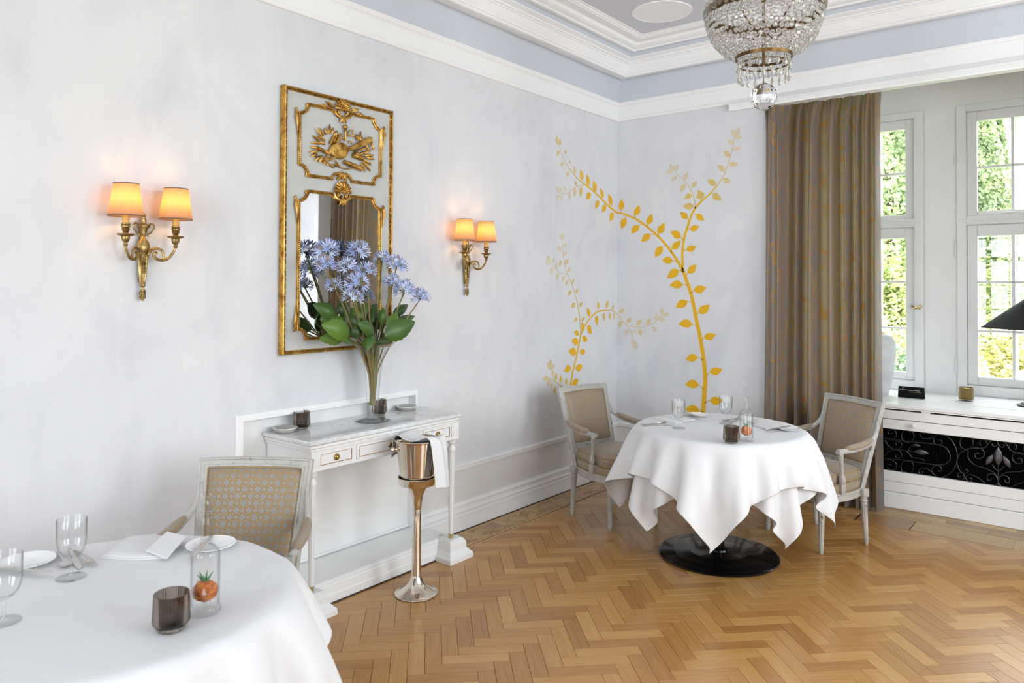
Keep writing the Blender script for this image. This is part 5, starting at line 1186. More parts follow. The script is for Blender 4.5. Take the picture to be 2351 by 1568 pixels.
def fork_mb():
    m = MB(); V = []; prof = [(0, .0075), (.01, .0085), (.05, .0042), (.10, .0032), (.125, .0045), (.135, .0105), (.15, .0120), (.160, .0118)]
    for x, w_ in prof: z = .002+.008*math.sin(x/.17*PI); V += [(x, -w_, z), (x, w_, z), (x, w_, z+.002), (x, -w_, z+.002)]
    n = len(prof); m.add(V, [(4*i+k, 4*i+(k+1) % 4, 4*i+4+(k+1) % 4, 4*i+4+k) for i in range(n-1) for k in range(4)]+[(0, 1, 2, 3), (4*n-4, 4*n-3, 4*n-2, 4*n-1)])
    for k in range(4): y = -.0092+k*.0061; m.tube([(.157, y, .004), (.18, y, .003), (.20, y, .005)], [.0016, .0014, .0008], 5)
    return m
def spoon_mb():
    m = MB(); m.tube([(0, 0, .003), (.03, 0, .005), (.08, 0, .008), (.12, 0, .006)], [.006, .005, .003, .003], 6, flat=.35, upv=(0, 0, 1)); m.ball((.14, 0, .006), .026, 12, 6, (1, .66, .16)); return m
me_kn, me_fo, me_sp = knife_mb().mesh('knife', 'dark_silver'), fork_mb().mesh('fork', 'dark_silver'), spoon_mb().mesh('spoon', 'dark_silver')
def lay(me, name, a, b, label, z, cat, zr=0.0):
    """lie along a->b (pixels on the table plane)"""
    A, B_ = onz(*a, z), onz(*b, z); d = B_-A; o = link(name, me, None, A); o.rotation_euler = (0, -zr, math.atan2(d.y, d.x)); tag(o, label, cat); return o
PT = 'on the table by the painted vines'; PC = 'on the table beside the console'
plate(tpos(1811, 988), 'white bread plate beside a folded napkin near the curtain armchair', .9); plate(tpos(1603, 955.5), 'white bread plate at the far rim '+PT, .9)
lay(me_kn, 'knife', (1814, 979), (1770, 986), 'silver butter knife resting on the bread plate by the curtain armchair', ZT+.016, 'knife'); lay(me_kn, 'knife', (1570, 948.5), (1617, 959), 'silver butter knife resting on the far bread plate '+PT, ZT+.016, 'knife')
lay(me_kn, 'knife', (1472, 975), (1540, 976.5), 'silver table knife beside the folded napkin '+PT, ZT+.001, 'knife'); lay(me_fo, 'fork', (1478, 979), (1533, 970), 'silver fork beside the folded napkin '+PT, ZT+.001, 'fork')
lay(me_sp, 'spoon', (1700, 961), (1668, 966), 'small silver spoon behind the decanter '+PT, ZT+.002, 'spoon'); lay(me_kn, 'knife', (1697, 957), (1678, 969), 'silver knife crossing a spoon behind the decanter '+PT, ZT+.008, 'knife'); lay(me_fo, 'fork', (1680, 962), (1702, 967), 'small silver fork behind the decanter '+PT, ZT+.004, 'fork')
plate(tpos(62, 1297), 'white bread plate near the cutlery '+PC, .98); plate(tpos(484, 1258), 'white bread plate behind the decanter '+PC, .98)
lay(me_kn, 'knife', (-30, 1306), (96, 1311), 'butter knife lying on the bread plate near the cutlery '+PC, ZT+.016, 'knife'); lay(me_kn, 'knife', (486, 1232), (446, 1272), 'butter knife lying on the bread plate behind the decanter '+PC, ZT+.016, 'knife')
lay(me_sp, 'spoon', (132, 1268), (150, 1300), 'silver spoon of the cutlery trio '+PC, ZT+.002, 'spoon'); lay(me_kn, 'knife', (160, 1262), (183, 1306), 'silver knife of the cutlery trio '+PC, ZT+.002, 'knife'); lay(me_fo, 'fork', (172, 1262), (203, 1289), 'silver fork of the cutlery trio '+PC, ZT+.004, 'fork')
def fold_napkin(pts, label, layers=((0, 0), (.004, .0)), flap=None, flap_h=(.012, .02)):
    """napkin of stacked folded layers, outline from four points on the table"""
    t = thing('napkin', label, 'napkin', tpos(*pts[0]))
    Q = [tpos(*p) for p in pts]; c = sum(Q, Vector())/len(Q)
    for k, (dz, sh) in enumerate(layers):
        m = MB(); z0 = .0005+dz; n = len(Q); E = []
        for i in range(n):
            a, b = Q[i], Q[(i+1) % n]
            for t_ in (0, .25, .5, .75): E.append(a.lerp(b, t_).lerp(c, sh))
        n = len(E); V = [e+Vector((0, 0, z0)) for e in E]+[e.lerp(c, -.004)+Vector((0, 0, z0+.0018)) for e in E]+[e.lerp(c, .02)+Vector((0, 0, z0+.0036)) for e in E]+[e.lerp(c, .5)+Vector((0, 0, z0+.0050)) for e in E]+[c+Vector((0, 0, z0+.0046))]
        m.add(V, [(r*n+i, r*n+(i+1) % n, (r+1)*n+(i+1) % n, (r+1)*n+i) for r in range(3) for i in range(n)]+[(3*n+i, 3*n+(i+1) % n, 4*n) for i in range(n)]); part(t, m, 'fold', 'linen_white', angle=60)
    if flap:
        F = [onz(u, v, ZT+h) for u, v, h in flap]
        m = MB(); m.add(F+[p-Vector((0, 0, .004)) for p in F], [(0, 1, 2, 3), (7, 6, 5, 4), (0, 4, 5, 1), (1, 5, 6, 2), (2, 6, 7, 3), (3, 7, 4, 0)]); part(t, m, 'flap', 'linen_white', smooth=False)
    return t
fold_napkin([(1729, 963), (1763, 963.5), (1811, 976), (1776, 986), (1757, 986), (1729, 979)], 'white folded linen napkin beside the bread plate of the curtain armchair', ((0, 0), (.0045, .05)), [(1743, 968, .010), (1766, 964, .020), (1812, 975, .018), (1760, 986, .010)])
fold_napkin([(1494, 961), (1523, 954), (1592, 966), (1552, 974)], 'white folded linen napkin beside the wine glass '+PT, ((0, 0), (.0045, .06)), [(1523, 953, .014), (1550, 952.5, .010), (1596, 962.5, .010), (1570, 966, .014)])
fold_napkin([(230, 1283), (292, 1236), (355, 1230), (424, 1245), (380, 1283), (300, 1287)], 'white folded linen napkin lying between the bread plates '+PC, ((0, 0), (.0045, .05)), [(336, 1263, .020), (383, 1220, .034), (426, 1230, .030), (383, 1281, .014)])
# ================================================================ curtains
def curtain_obj(x0, x1, label, seed, front=0.0, flare=0.0):
    """gathered cloth: broad rounded folds with narrow deep valleys between them"""
    rg = random.Random(seed); n = 9; xs = [0]
    for i in range(n): xs.append(xs[-1]+rg.choice((.55, .7, .9, 1.25, 1.5)))
    xs = [v/xs[-1] for v in xs]; ph = [rg.uniform(.7, 1.2) for _ in xs]; sk = [rg.uniform(-.35, .35) for _ in xs]
    ztop, zbot = 2.953, .012; nu, nv = 240, 28; W = x1-x0; arc = W*2.2
    def wave(u):
        for i in range(n):
            if u <= xs[i+1] or i == n-1:
                t = min(1, max(0, (u-xs[i])/(xs[i+1]-xs[i]))); return max(0, math.sin(PI*t))**.55*ph[i]+sk[i]*(t-.5)*math.sin(PI*t), math.cos(PI*t)*(1 if t < 1 else 1), (xs[i+1]-xs[i])
    def fn(u, v):
        z = ztop+(zbot-ztop)*v; a, b, wd = wave(u); hem = min(1, v/.045); amp = (.115+.055*min(1, v*1.3))*(.34+.66*hem)
        q_ = min(1, max(0, (u-.085)/.12)); base = .238-front*(1-q_*q_*(3-2*q_))
        y = base-amp*a*(.35 if u < .085 and front else .35+.65*q_ if front else 1)+.0035*math.sin(u*230)*(1-hem)+.005*math.sin(u*41+v*5)
        x = x0+W*u+b*wd*W*.16*hem+flare*(u-.5)*v+.006*math.sin(v*4+u*9)*v
        y += .010*math.sin(u*2*PI*31)*max(0, 1-v/.07)
        return (x, y, z+.040*q_*(1-v))
    m = MB(); m.grid(fn, nu, nv, lambda u, v: (u*arc, (1-v)*2.95)); o = m.build('curtain', 'curtain_fabric', angle=180, recalc=False); tag(o, label, 'curtain'); return o
curtain_obj(1.292, 2.050, 'long brown curtain with golden branches hanging behind the armchair', 4, front=.253, flare=.03)
curtain_obj(3.42, 4.22, 'long brown curtain with golden branches reflected in the gilt mirror', 8)
m = MB(); m.tube([(AX0+.02, .135, 2.985), (AX1-.02, .135, 2.985)], .008, 8); struct(m.build('trim_curtain_rail', 'white_wood'))
# ================================================================ things on the window sill
SZ = .746
cp = onz(2091, 914, SZ)
cd = thing('table_card', 'small black printed card standing on the window sill', 'card', cp, -.02)
cw, ch = .178, .086
m = MB(); Rx = Matrix.Rotation(-.22, 3, 'X'); m.box(Rx @ Vector((0, 0, ch/2)), (cw, .0012, ch), M=Rx); R2 = Matrix.Rotation(.22, 3, 'X'); m.box((R2 @ Vector((0, 0, ch/2)))+Vector((0, .038, 0)), (cw, .0012, ch), M=R2); m.build('folded_card', 'matte_black', cd, smooth=False)
def print_line(x0, x1, h, zt, mat, seed):
    rg = random.Random(seed); m = MB(); x = x0
    while x < x1:
        w_ = rg.uniform(.0018, .0042); q = Rx @ Vector((x+w_/2, -.0012, zt)); m.box(q, (w_*.8, .0004, h*rg.uniform(.7, 1)), M=Rx); x += w_+(.0035 if rg.random() < .15 else .0006)
    o = m.build('printed_line', mat, cd, smooth=False); o['kind'] = 'stuff'
print_line(-.080, -.030, .004, .060, 'card_white', 1); print_line(-.016, .058, .0045, .058, 'card_white', 2); print_line(-.016, .072, .0045, .046, 'card_gold', 3)
m = MB(); m.tube([Rx @ Vector((-.055+.006*math.cos(a*.5), -.0014, .072+.005*math.sin(a*.5))) for a in range(10)], .0006, 4); m.build('emblem', 'card_white', cd)
gp = onz(2218, 920, SZ); n = N('herringbone_glass')
uvn = n.new('UVMap').outputs[0]; sp = n.new('SeparateXYZ'); n.l.new(uvn, sp.inputs[0])
zg = n.math('ABSOLUTE', n.math('SUBTRACT', n.math('FRACT', n.math('MULTIPLY', sp.outputs[0], 11)), .5)); st_ = n.math('FRACT', n.math('ADD', n.math('MULTIPLY', sp.outputs[1], 9), n.math('MULTIPLY', zg, 2.4)))
n.col(n.mix(n.math('GREATER_THAN', st_, .5), (.11, .075, .02), (.34, .24, .075))).set(rough=.18, metal=.5); n.bump(st_, .6, .004)
gh = thing('candle_glass', 'gold herringbone-patterned glass tealight holder on the window sill', 'candle holder', gp)
m = MB(); R0 = .048; H0 = .098
m.grid(lambda u, v: (R0*math.cos(2*PI*u), R0*math.sin(2*PI*u), .012+(H0-.012)*v), 48, 6); m.grid(lambda u, v: (R0*.93*math.cos(2*PI*u), R0*.93*math.sin(2*PI*u), .016+(H0-.016)*v), 48, 4); m.build('cup', 'herringbone_glass', gh, recalc=False)
m = MB(); m.lathe([(0, 0), (.046, 0), (.047, .004), (.0465, .013), (0, .015)], n=40, flute=(1, 3, .05)); m.build('foot', 'blown_glass', gh)
m = MB(); m.lathe([(.0445, H0-.002), (.048, H0-.002), (.048, H0+.003), (.0445, H0+.003)], n=48, closed=True, flute=(2, 3, .03)); m.build('rim', 'brass', gh)
lp = onz(2378, 934, SZ)
lm = thing('table_lamp', 'black table lamp with wide cone shade on the window sill', 'lamp', lp)
m = MB(); m.lathe([(0, 0), (.110, 0), (.112, .004), (.110, .010), (.090, .014), (.086, .022), (.070, .026), (.062, .036), (.030, .044), (.012, .050), (0, .052)], n=40); m.build('base', 'iron', lm)
m = MB(); m.lathe([(0, .05), (.010, .05), (.010, .60), (0, .62)], n=16); m.build('stem', 'black_metal', lm)
m = MB(); zr = onz(2278, 748, SZ); rr = 107/FPX*(lp-CAM_P).dot(FW); zrim = CAM_P.z-(749-652)/FPX*(lp-CAM_P).dot(FW)-SZ
m.lathe([(rr, zrim), (rr*.97, zrim+.004), (.055, zrim+.215), (.040, zrim+.228), (.015, zrim+.235), (0, zrim+.236), (0, zrim+.230), (.040, zrim+.222), (.053, zrim+.208), (rr*.965, zrim)], n=64); m.build('shade', 'matte_black', lm)
jp = onz(2010, 905, SZ)
jr = link('ceramic_vase', (lambda m: (m.lathe([(0, 0), (.085, 0), (.092, .006), (.105, .06), (.128, .16), (.142, .28), (.146, .36), (.140, .42), (.118, .455), (.080, .472), (.060, .478), (.060, .49), (.052, .49), (.052, .47), (0, .46)], n=48), m.mesh('ceramic_vase', 'ceramic_grey'))[1])(MB()), None, jp); tag(jr, 'large mottled grey ceramic vase on the window sill beside the curtain', 'vase')
# ================================================================ chandelier
CHP = Vector((2.12, -2.32, 0)); ch_ = thing('chandelier', 'crystal basket chandelier with brass rings and a glass ball at the bottom', 'chandelier', (2.12, -2.32, 3.523))
def cpart(m, nm, mat, parent=None, **kw): return part(ch_, m, nm, mat, parent, **kw)
def loop(r, z, rt, n=48): 
    m = MB(); m.tube([(CHP.x+r*math.cos(2*PI*k/n), CHP.y+r*math.sin(2*PI*k/n), z) for k in range(n+1)], rt, 8, cap=False); return m
def band(r, z0, z1, r1=None):
    m = MB(); r1 = r1 or r; m.lathe([(r, z0), (r+.003, z0), (r1+.003, z1), (r1, z1)], CHP, 56, closed=True); return m
cpart(band(.243, 2.800, 2.838, .247), 'upper_band', 'chandelier_brass'); cpart(band(.118, 2.606, 2.620, .121), 'lower_band', 'chandelier_brass'); cpart(band(.105, 2.580, 2.586), 'prism_ring', 'chandelier_brass')
m = MB(); m.lathe([(0, 2.55), (.006, 2.55), (.0065, 2.70), (.011, 2.71), (.012, 2.75), (.007, 2.76), (.007, 2.86), (.012, 2.87), (.012, 2.9), (.008, 2.91), (.008, 3.36), (.02, 3.37), (.02, 3.38), (.0, 3.39)], CHP, 12); cpart(m, 'stem', 'chandelier_brass')
m = MB(); m.lathe([(0, 3.49), (.03, 3.492), (.055, 3.505), (.065, 3.523), (0, 3.523)], CHP, 24); cpart(m, 'ceiling_rose', 'chandelier_brass')
m = MB(); m.tube([(CHP.x, CHP.y, 3.385), (CHP.x, CHP.y, 3.495)], .005, 6); cpart(m, 'chain', 'chandelier_brass')
for k in range(6):
    a = k*PI/3+.4; d = Vector((math.cos(a), math.sin(a), 0)); m = MB(); m.tube(catmull([CHP+d*.010+Vector((0, 0, 2.74)), CHP+d*.08+Vector((0, 0, 2.72)), CHP+d*.17+Vector((0, 0, 2.76)), CHP+d*.243+Vector((0, 0, 2.818))], 5), .0035, 6); cpart(m, 'bracket', 'chandelier_brass')
cpart(loop(.085, 3.30, .006, 32), 'crown_ring', 'chandelier_brass')
def octagon(r, mat='crystal'):
    m = MB(); V = []
    for z, k in ((-.42*r, .45), (-.10*r, 1), (.10*r, 1), (.42*r, .45)): V += [(r*k*math.cos(PI/8+q*PI/4), r*k*math.sin(PI/8+q*PI/4), z) for q in range(8)]
    m.add(V, [tuple(range(7, -1, -1)), tuple(range(24, 32))]+[(j*8+q, j*8+(q+1) % 8, j*8+8+(q+1) % 8, j*8+8+q) for j in range(3) for q in range(8)]); return m
def prism(L):
    m = MB(); m.lathe([(0, 0), (.0035, -.002), (.0105, -L*.62), (.0050, -L*.90), (0, -L)], n=6); return m.mesh('prism', 'crystal', smooth=False)
octs = {r: octagon(r).mesh('crystal', 'crystal', smooth=False) for r in (.0190, .0124, .0108)}
BP = [(.122, 2.626), (.148, 2.634), (.172, 2.648), (.194, 2.666), (.212, 2.688), (.226, 2.712), (.237, 2.738), (.245, 2.764), (.250, 2.789)]
beads_ = []; rg = random.Random(2)
for j, (r, z) in enumerate(BP):
    n = int(2*PI*r/.0235); tilt = math.atan2(1, 1)*(1-j/8)
    for k in range(n): beads_.append((r, z+rg.uniform(-.004, .004), 2*PI*(k+.5*(j % 2))/n+rg.uniform(-.02, .02), .0124 if j > 2 else .0108, tilt))
for k in range(44): beads_.append((.254, 2.822+rg.uniform(-.003, .003), 2*PI*k/44, .0190, 0))
for k in range(44): beads_.append((.256, 2.858, 2*PI*(k+.5)/44, .0190, 0))
for j in range(16):
    t = (j+1)/17; r = .252+(.09-.252)*t**.8; z = 2.88+.41*t
    for k in range(22): beads_.append((r, z, 2*PI*(k+.5*(j % 2))/22, .0124, -.5))
for k in range(12): beads_.append((.107, 2.596, 2*PI*k/12, .0108, 0))
def bead_M(b):
    r, z, a, s, tilt = b; d = Vector((math.cos(a), math.sin(a), 0)); nrm = (d*math.cos(tilt)-Vector((0, 0, 1))*math.sin(tilt)).normalized()
    q = nrm.to_track_quat('Z', 'Y').to_matrix() @ Matrix.Rotation(rg.uniform(-.5, .5), 3, 'Y'); return q, CHP+d*r+Vector((0, 0, z))
def show(b):
    d = Vector((math.cos(b[2]), math.sin(b[2]), 0)); p = CHP+d*b[0]+Vector((0, 0, b[1])); q = p-CAM_P; w_ = q.dot(FW); v = 623.4-FPX*q.dot(UP)/w_
    return (b[3]**2)*(1 if v > -12 else 0)*(1.0 if d.dot((CAM_P-CHP).normalized()) > -.1 else .4)
beads_.sort(key=lambda b: -show(b)); rest = MB()
for i, b in enumerate(beads_):
    R, p = bead_M(b)
    if i < 300:
        o = link('crystal', octs[b[3]], ch_, p-Vector(ch_.location)); o.rotation_euler = R.to_euler()
    else:
        om = octagon(b[3]); rest.add([R @ Vector(v)+p for v in om.v], om.f)
o = cpart(rest, 'crystal_strands', 'crystal', smooth=False, recalc=False); o['kind'] = 'stuff'
mp1, mp2 = prism(.052), prism(.046)
for k in range(18):
    a = 2*PI*k/18; link('prism', mp1, ch_, Vector((.113*math.cos(a), .113*math.sin(a), 2.600-3.523)))
    link('prism', mp2, ch_, Vector((.106*math.cos(a+.17), .106*math.sin(a+.17), 2.548-3.523)))
m = MB()
for k in range(18): a = 2*PI*k/18+.17; m.tube([CHP+Vector((.106*math.cos(a), .106*math.sin(a), z)) for z in (2.583, 2.547)], .0007, 4)
o = cpart(m, 'wires', 'chandelier_brass'); o['kind'] = 'stuff'
m = MB(); m.lathe([(0, -.060), (.018, -.058), (.040, -.044), (.054, -.022), (.058, .0), (.054, .024), (.040, .045), (.018, .058), (.008, .062), (0, .064)], CHP+Vector((0, 0, 2.437)), 24, flute=(1, 7, .03)); cpart(m, 'glass_ball', 'clear_glass', smooth=False)
m = MB(); m.tube([CHP+Vector((0, 0, 2.50)), CHP+Vector((0, 0, 2.56))], .0015, 5); cpart(m, 'ball_wire', 'chandelier_brass')
# round flush loudspeaker cover in the ceiling
a, b = onz(1450.6, 31, CZ), onz(1589.7, 22, CZ); c = (a+b)/2; r = (a-b).length/2
sp_ = thing('ceiling_speaker', 'flat round white loudspeaker cover set in the ceiling', 'speaker', (c.x, c.y, CZ))
m = MB(); m.lathe([(0, -.004), (r-.010, -.004), (r-.009, -.006), (r-.003, -.006), (r, -.002), (r, 0), (0, 0)], n=64); m.build('cover', 'ceiling_white', sp_)
# ================================================================ painted vines on the two walls
def wallpt(x, y, left, off=.0012):
    u, v = 1220+x/2.306, 280+y/2.306
    if left: p = onx(u, v, off); return Vector((off, min(p.y, -.002), p.z))
    p = ony(u, v, -off); return Vector((max(p.x, .002), -off, p.z))
def ribbon(t, pts, w0, w1, left, mat):
    P = catmull([wallpt(x, y, left) for x, y in pts], 6); n = len(P); nv = Vector((1, 0, 0)) if left else Vector((0, -1, 0)); V = []
    for i in range(n):
        d = (P[min(i+1, n-1)]-P[max(i-1, 0)]).normalized(); s = d.cross(nv).normalized(); w_ = w0+(w1-w0)*i/(n-1); V += [P[i]-s*w_, P[i]+s*w_, P[i]+s*w_-nv*.0006, P[i]-s*w_-nv*.0006]
    m = MB(); m.add(V, [(4*i+k, 4*i+4+k, 4*i+4+(k+1) % 4, 4*i+(k+1) % 4) for i in range(n-1) for k in range(4)]); return part(t, m, 'painted_stem', mat, smooth=False, recalc=False)
VK = [0]
def vleaf(t, a, b, left, f, stalk=None):
    VK[0] += 1; of_ = .0017+.00012*(VK[0] % 7)
    A, B_ = wallpt(*a, left, of_), wallpt(*b, left, of_); nv = Vector((1, 0, 0)) if left else Vector((0, -1, 0)); d = B_-A; L = d.length; d.normalize(); s = d.cross(nv).normalized(); w_ = L*.30
    pr = [(0, .12), (.08, .45), (.2, .80), (.35, 1.0), (.5, .97), (.65, .78), (.8, .47), (.92, .17), (1, .0)]
    out = [A+d*(L*q)+s*(w_*h+w_*.10*math.sin(q*PI)) for q, h in pr]+[A+d*(L*q)-s*(w_*h*.92-w_*.10*math.sin(q*PI)) for q, h in reversed(pr[:-1])]
    n = len(out); m = MB(); m.add(out+[p-nv*.0008 for p in out], [tuple(range(n)), tuple(range(2*n-1, n-1, -1))]+[(i, (i+1) % n, n+(i+1) % n, n+i) for i in range(n)])
    part(t, m, 'painted_leaf', 'vine_paint_%d' % f, smooth=False)
    if stalk: ribbon(t, [stalk, ((stalk[0]+a[0])/2, (stalk[1]+a[1])/2-3), a], .004, .0022, left, 'vine_paint_%d' % f)
V1 = thing('painted_vine', 'tall yellow vine painted across the room corner rising behind the round table', 'wall painting', wallpt(908, 1600, False))
V2 = thing('painted_vine', 'smaller yellow vine painted on the wall above the armchair back', 'wall painting', wallpt(207, 1440, True))
VP = lambda i: 'vine_paint_%d' % i
ribbon(V1, [(904, 1590), (908, 1543), (915, 1450), (920, 1360), (912, 1260), (895, 1150), (872, 1040), (850, 930), (825, 850), (800, 780)], .0200, .0130, False, VP(0))
ribbon(V1, [(803, 790), (799, 700), (808, 620), (825, 560), (845, 500), (868, 455), (905, 415)], .0105, .0080, False, VP(0)); ribbon(V1, [(905, 415), (945, 380), (985, 335)], .0080, .0050, False, VP(1)); ribbon(V1, [(985, 335), (1020, 280), (1045, 215), (1062, 150), (1077, 75)], .0050, .0022, False, VP(3))
ribbon(V1, [(806, 795), (770, 730), (720, 660), (665, 600), (600, 545), (545, 510), (490, 488), (450, 481)], .0115, .0065, False, VP(0)); ribbon(V1, [(455, 482), (410, 445), (360, 395), (310, 350), (275, 325)], .0095, .0060, True, VP(0)); ribbon(V1, [(275, 325), (240, 295), (200, 245)], .0060, .0045, True, VP(2)); ribbon(V1, [(200, 245), (165, 180), (145, 110)], .0045, .0020, True, VP(3))
ribbon(V1, [(867, 458), (865, 420), (850, 370), (810, 310), (760, 268)], .0050, .0020, False, VP(3)); ribbon(V1, [(278, 332), (235, 345), (195, 375), (150, 380)], .0050, .0020, True, VP(3))
BIG = [((905, 1535), (890, 1530), (812, 1520)), ((918, 1488), (945, 1475), (1018, 1472)), ((910, 1415), (885, 1390), (812, 1390)), ((928, 1345), (945, 1325), (1012, 1308)), ((908, 1262), (880, 1245), (815, 1260)), ((905, 1155), (915, 1140), (977, 1125)), ((873, 1080), (850, 1070), (778, 1070)), ((878, 1018), (885, 1010), (945, 967)), ((848, 958), (825, 950), (763, 985)), ((848, 905), (860, 890), (928, 875)), ((825, 866), (800, 862), (730, 865)), ((822, 812), (828, 800), (873, 752)), ((798, 792), (780, 785), (718, 828)), ((810, 682), (820, 675), (875, 658)), ((768, 742), (748, 735), (688, 733)), ((740, 690), (745, 672), (790, 627)), ((802, 625), (790, 612), (735, 580)), ((705, 655), (692, 660), (655, 718)), ((828, 572), (838, 568), (890, 552)), ((675, 605), (670, 590), (705, 532)), ((645, 597), (630, 597), (580, 635)), ((832, 518), (825, 513), (787, 477)), ((865, 490), (875, 488), (915, 522)), ((615, 555), (615, 542), (638, 485)), ((580, 545), (570, 548), (528, 592)), ((547, 508), (547, 495), (572, 440)), ((500, 500), (498, 508), (477, 568)), ((475, 482), (473, 466), (476, 408))]
for s, a, b in BIG: vleaf(V1, a, b, False, 0, s)
def many(t, left, f, L):
    for q in L: vleaf(t, q[:2], q[2:], left, f)
many(V1, True, 0, [(425, 442, 408, 380), (435, 482, 415, 528), (380, 402, 365, 350), (395, 440, 375, 480), (340, 370, 328, 308), (358, 418, 338, 460), (302, 338, 295, 275), (315, 378, 290, 410)]); many(V1, True, 1, [(270, 310, 260, 250)]); many(V1, True, 2, [(265, 345, 260, 398), (240, 335, 228, 312)])
many(V1, True, 3, [(230, 275, 228, 232), (232, 350, 232, 400), (205, 222, 203, 198), (170, 215, 155, 235), (175, 165, 188, 150), (148, 152, 135, 182), (200, 265, 188, 292), (150, 122, 155, 88), (140, 120, 135, 70)]); many(V1, True, 4, [(140, 115, 125, 88), (205, 370, 203, 415), (182, 368, 170, 340), (160, 385, 165, 420), (150, 375, 132, 345), (145, 385, 135, 418), (160, 372, 152, 345)])
many(V1, False, 2, [(905, 410, 880, 358), (872, 400, 917, 378), (960, 380, 1008, 415), (975, 335, 932, 305), (858, 450, 802, 445), (848, 385, 808, 408)]); many(V1, False, 3, [(1015, 300, 1057, 318), (1022, 260, 985, 228), (1050, 220, 1095, 225), (1050, 185, 1018, 155), (848, 345, 877, 312), (815, 330, 788, 370)]); many(V1, False, 4, [(1068, 148, 1110, 132), (1070, 118, 1040, 95), (1078, 85, 1118, 75), (1078, 78, 1062, 40), (1085, 72, 1100, 28), (805, 305, 828, 265), (772, 288, 740, 315), (750, 265, 708, 265), (748, 260, 732, 222), (760, 262, 777, 222)])
ribbon(V2, [(200, 1440), (207, 1392), (222, 1310), (240, 1240), (255, 1160), (262, 1120)], .0100, .0080, True, VP(0)); ribbon(V2, [(262, 1120), (255, 1030), (240, 940)], .0060, .0050, True, VP(2)); ribbon(V2, [(240, 940), (215, 860), (190, 805), (175, 740), (165, 680), (162, 620)], .0050, .0022, True, VP(3)); ribbon(V2, [(262, 1125), (285, 1075), (320, 1030), (355, 1003), (400, 995)], .0070, .0060, True, VP(0)); ribbon(V2, [(400, 995), (430, 998), (453, 1015)], .0060, .0050, True, VP(2)); ribbon(V2, [(453, 1015), (480, 1050), (510, 1075), (560, 1085), (610, 1080), (655, 1060), (690, 1020)], .0045, .0020, False, VP(3))
ribbon(V2, [(505, 1075), (530, 1120), (550, 1180)], .0030, .0018, False, VP(3)); ribbon(V2, [(190, 808), (150, 795), (120, 770), (95, 740)], .0035, .0018, True, VP(4)); ribbon(V2, [(195, 1415), (165, 1400), (120, 1370), (95, 1355)], .0045, .0022, True, VP(2)); ribbon(V2, [(125, 1370), (105, 1310), (98, 1275)], .0030, .0018, True, VP(3))
many(V2, True, 0, [(215, 1390, 252, 1362), (210, 1300, 172, 1320), (235, 1305, 273, 1290), (238, 1225, 198, 1212), (258, 1215, 288, 1215), (248, 1170, 213, 1155), (270, 1140, 300, 1155), (252, 1125, 225, 1112), (275, 1110, 268, 1058), (300, 1075, 320, 1125), (310, 1030, 295, 985), (345, 1025, 350, 1078)])
many(V2, True, 1, [(355, 990, 352, 950), (185, 1392, 185, 1355), (155, 1380, 155, 1340)]); many(V2, True, 2, [(245, 1040, 225, 1058), (265, 1050, 285, 1035), (255, 975, 272, 952), (232, 960, 212, 985), (385, 1010, 385, 1055), (395, 985, 408, 942), (415, 1010, 418, 1048), (235, 905, 248, 880), (212, 895, 195, 920), (130, 1365, 132, 1325), (125, 1400, 125, 1445)])
many(V2, True, 3, [(425, 990, 440, 968), (437, 1010, 440, 1048), (215, 855, 228, 828), (195, 840, 180, 865), (195, 795, 205, 768), (175, 815, 165, 845), (178, 750, 200, 725), (160, 735, 148, 765), (110, 1380, 108, 1418), (98, 1362, 88, 1400), (90, 1358, 62, 1360), (112, 1345, 115, 1312), (100, 1310, 85, 1270), (102, 1300, 100, 1255), (108, 1305, 122, 1280)])
many(V2, True, 4, [(172, 705, 188, 682), (158, 680, 135, 662), (170, 660, 187, 642), (162, 625, 152, 590), (165, 620, 175, 582), (145, 800, 135, 838), (130, 780, 138, 740), (115, 775, 98, 805), (115, 750, 120, 715), (100, 745, 75, 740), (100, 740, 82, 705)])
many(V2, False, 3, [(465, 1010, 492, 988), (475, 1055, 465, 1090), (505, 1060, 530, 1035), (558, 1075, 582, 1045), (575, 1095, 580, 1135), (610, 1072, 630, 1038)]); many(V2, False, 4, [(508, 1095, 498, 1132), (535, 1115, 558, 1105), (645, 1080, 660, 1112), (655, 1050, 665, 1012), (685, 1015, 692, 980), (690, 1022, 730, 1015), (675, 1042, 710, 1050), (540, 1150, 530, 1180), (548, 1165, 552, 1208), (545, 1165, 568, 1192)])
# ================================================================ the garden outside
GZ = -.55
m = MB(); m.bx(-40, 40, AY+.35, 60, GZ-.2, GZ); struct(m.build('ground', 'lawn', smooth=False))
def foliage(n, shape, size, seed, droop=.3):
    """leaf sprays scattered over a crown; shape(rg, n) -> points, outward normals"""
    rg = np.random.RandomState(seed); p, nr = shape(rg, n); nrm = lambda q: q/(np.linalg.norm(q, axis=1, keepdims=True)+1e-6)
    a = rg.randn(n, 3); a -= nr*(a*nr).sum(1, keepdims=True)*.6; a = nrm(a); a[:, 2] -= droop*rg.rand(n); b = nrm(np.cross(nr+rg.randn(n, 3)*.5, a)); s = size*(.5+rg.rand(n, 1))
    V = np.stack([p-b*s*.3, p+a*s*.5-b*s*.42, p+a*s, p+a*s*.5+b*s*.42, p+b*s*.3], 1).reshape(-1, 3)
    m = MB(); m.v = [tuple(q) for q in V.tolist()]; m.f = [(5*k, 5*k+1, 5*k+2, 5*k+3, 5*k+4) for k in range(n)]; m.uv = [[(0, 0)]*5]*n; m.mi = [0]*n; return m
